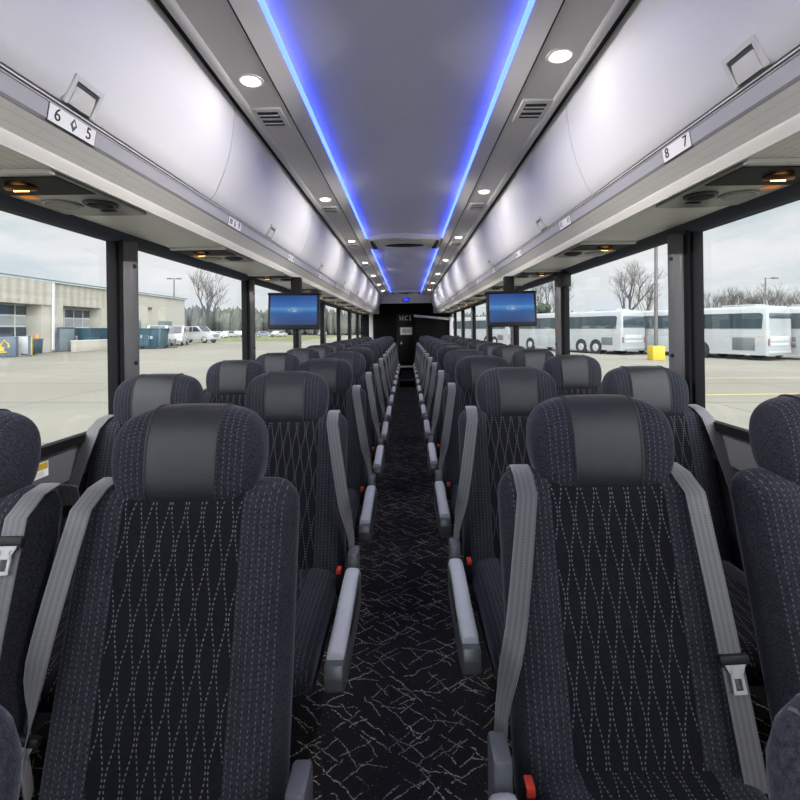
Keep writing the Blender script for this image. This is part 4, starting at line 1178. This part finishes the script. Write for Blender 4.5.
TM = [tree_mesh(12, 1.0, 3), tree_mesh(12, 1.25, 8), tree_mesh(12, .9, 21)]
TMo = [mm.build('bare_tree', 'bark', smooth=0, fix=False) for mm in TM]
used = set()
def tree(i, M, sc, lab, grp='bare winter trees'):
    if i not in used: o = TMo[i]; used.add(i)
    else: o = TMo[i].copy(); COL.objects.link(o)
    o.matrix_world = M @ Matrix.Scale(sc, 4); tag(o, lab, 'tree', grp)
tree(0, E(207, 82, .4), 1.12, 'large bare tree on the lawn behind the pickup truck')
tree(1, E(630, 78, 2.6), 1.16, 'large bare tree rising behind the parked coaches, wide forked crown')
tree(2, E(645, 93, 2.0), 1.08, 'bare tree close behind the lamp post pole')
tree(2, E(560, 84, 0.4), 1.06, 'bare tree rising behind the second window post, parked-coach side')
tree(0, E(543, 101, 2.2), 1.2, 'bare tree just beside the parked-coach side monitor')
tree(1, E(500, 95, 1.2), 1.0, 'bare tree in the window beyond the parked-coach side monitor')
words_ = ['first', 'second', 'third', 'fourth', 'fifth', 'sixth', 'seventh', 'eighth', 'ninth', 'tenth', 'eleventh', 'twelfth']
for k in range(12):
    px = 704 + 9.6 * k + random.uniform(-3, 3)
    tree(k % 3, E(px, 108 + 17 * (k % 3), k * 1.3), random.uniform(.90, 1.08) * (1 + .15 * (k % 3)), f'small bare horizon tree over the coach roofs, {words_[k]} from the broad window post', 'bare trees on the horizon')
def blob(m, c, r, hh, rnd):
    n, k = 7, 5; rings = []
    for i in range(k + 1):
        a = PI * i / k
        rings.append([(c[0] + r * math.sin(a) * math.cos(2 * PI * j / n) * rnd.uniform(.8, 1.15), c[1] + r * math.sin(a) * math.sin(2 * PI * j / n) * rnd.uniform(.8, 1.15), c[2] + hh * (1 - math.cos(a)) / 2 * rnd.uniform(.95, 1.05)) for j in range(n)])
    m.loft(rings, cap=False)
rnd = random.Random(4)
m = MB()
for i in range(620):
    Y = rnd.uniform(150, 190); px = rnd.uniform(150, 400)
    blob(m, ((px - VX) / FPX * Y, Y, 0), rnd.uniform(.5, 1.7), rnd.uniform(5.6, 9.8), rnd)
place(tag(m.build('woods', 'woods', smooth=0), 'dim grey-green woods along the horizon beyond the lawn', 'woods', kind='stuff'), EA(0, 0))
m = MB()
for i in range(420):
    Y = rnd.uniform(150, 195); px = rnd.uniform(430, 860)
    blob(m, ((px - VX) / FPX * Y, Y, 0), rnd.uniform(.5, 1.6), rnd.uniform(5.0, 8.4), rnd)
place(tag(m.build('brushwood', 'woods', smooth=0), 'low brown brushwood along the horizon behind the coaches', 'brushwood', kind='stuff'), EA(0, 0))
t = tag(MB().build('evergreen_tree', 'evergreen') if False else None or (lambda mm: [blob(mm, (rnd.uniform(-1.5, 1.5), rnd.uniform(-1.5, 1.5), rnd.uniform(.5, 4.6)), rnd.uniform(.35, .8), rnd.uniform(.7, 1.5), rnd) for _ in range(110)] and mm.build('evergreen_tree', 'evergreen', smooth=0))(MB()), 'dark evergreen tree behind the parked coaches, beside the monitor', 'tree')
place(t, E(538, 70))

# ================================================================== sky
w = bpy.data.worlds.new('sky'); S.world = w; w.use_nodes = True
nt = w.node_tree; nt.nodes.clear(); h = NT(nt)
out = h.n('ShaderNodeOutputWorld'); bg = h.n('ShaderNodeBackground')
d = h.n('ShaderNodeTexCoord').outputs['Generated']
x, y, z = h.sep(d)
zz = h.m('ADD', h.m('MAXIMUM', z, 0.0), .16)
cmb = h.n('ShaderNodeCombineXYZ'); h.link(h.m('DIVIDE', x, zz), cmb.inputs[0]); h.link(h.m('DIVIDE', y, zz), cmb.inputs[1])
cl = h.noise(cmb.outputs[0], .75, 6, .58)
clouds = h.ramp(cl, [(.30, (.58, .69, .76)), (.42, (.76, .84, .88)), (.50, (.92, .945, .955)), (.64, (1.0, 1.0, 1.0))])
hor = h.mix(h.smooth(z, .0, .13), (.80, .87, .90), clouds)
top = h.m('ADD', 1.0, h.m('MULTIPLY', h.smooth(z, .3, .9), .5))
front = h.m('MULTIPLY', h.smooth(h.m('SUBTRACT', h.m('MULTIPLY', z, .45), y), -.05, 1.0), 6.5)  # extra glow added to the unseen sky behind the camera, lights bins and seats
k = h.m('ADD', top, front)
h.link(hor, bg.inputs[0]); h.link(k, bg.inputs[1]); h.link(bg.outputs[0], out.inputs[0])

# ================================================================== camera
cam = bpy.data.cameras.new('camera'); co = bpy.data.objects.new('camera', cam); COL.objects.link(co)
cam.sensor_fit = 'HORIZONTAL'; cam.sensor_width = 36; cam.lens = FPX / 800 * 36
cam.shift_x = -(VX - 400) / 800; cam.shift_y = -(400 - VY) / 800
cam.clip_start = .02; cam.clip_end = 600
co.matrix_world = Matrix.Translation(CAM) @ Matrix.Rotation(ROLL, 4, 'Y') @ Matrix.Rotation(PI / 2, 4, 'X')
S.camera = co
S.view_settings.view_transform = 'Standard'; S.view_settings.look = 'None'; S.view_settings.gamma = 1; S.view_settings.exposure = 0.0
S.view_settings.use_curve_mapping = False
try:
    S.cycles.max_bounces = 10; S.cycles.diffuse_bounces = 6; S.cycles.transparent_max_bounces = 16; S.cycles.sample_clamp_indirect = 8; S.cycles.caustics_reflective = False
except Exception: pass
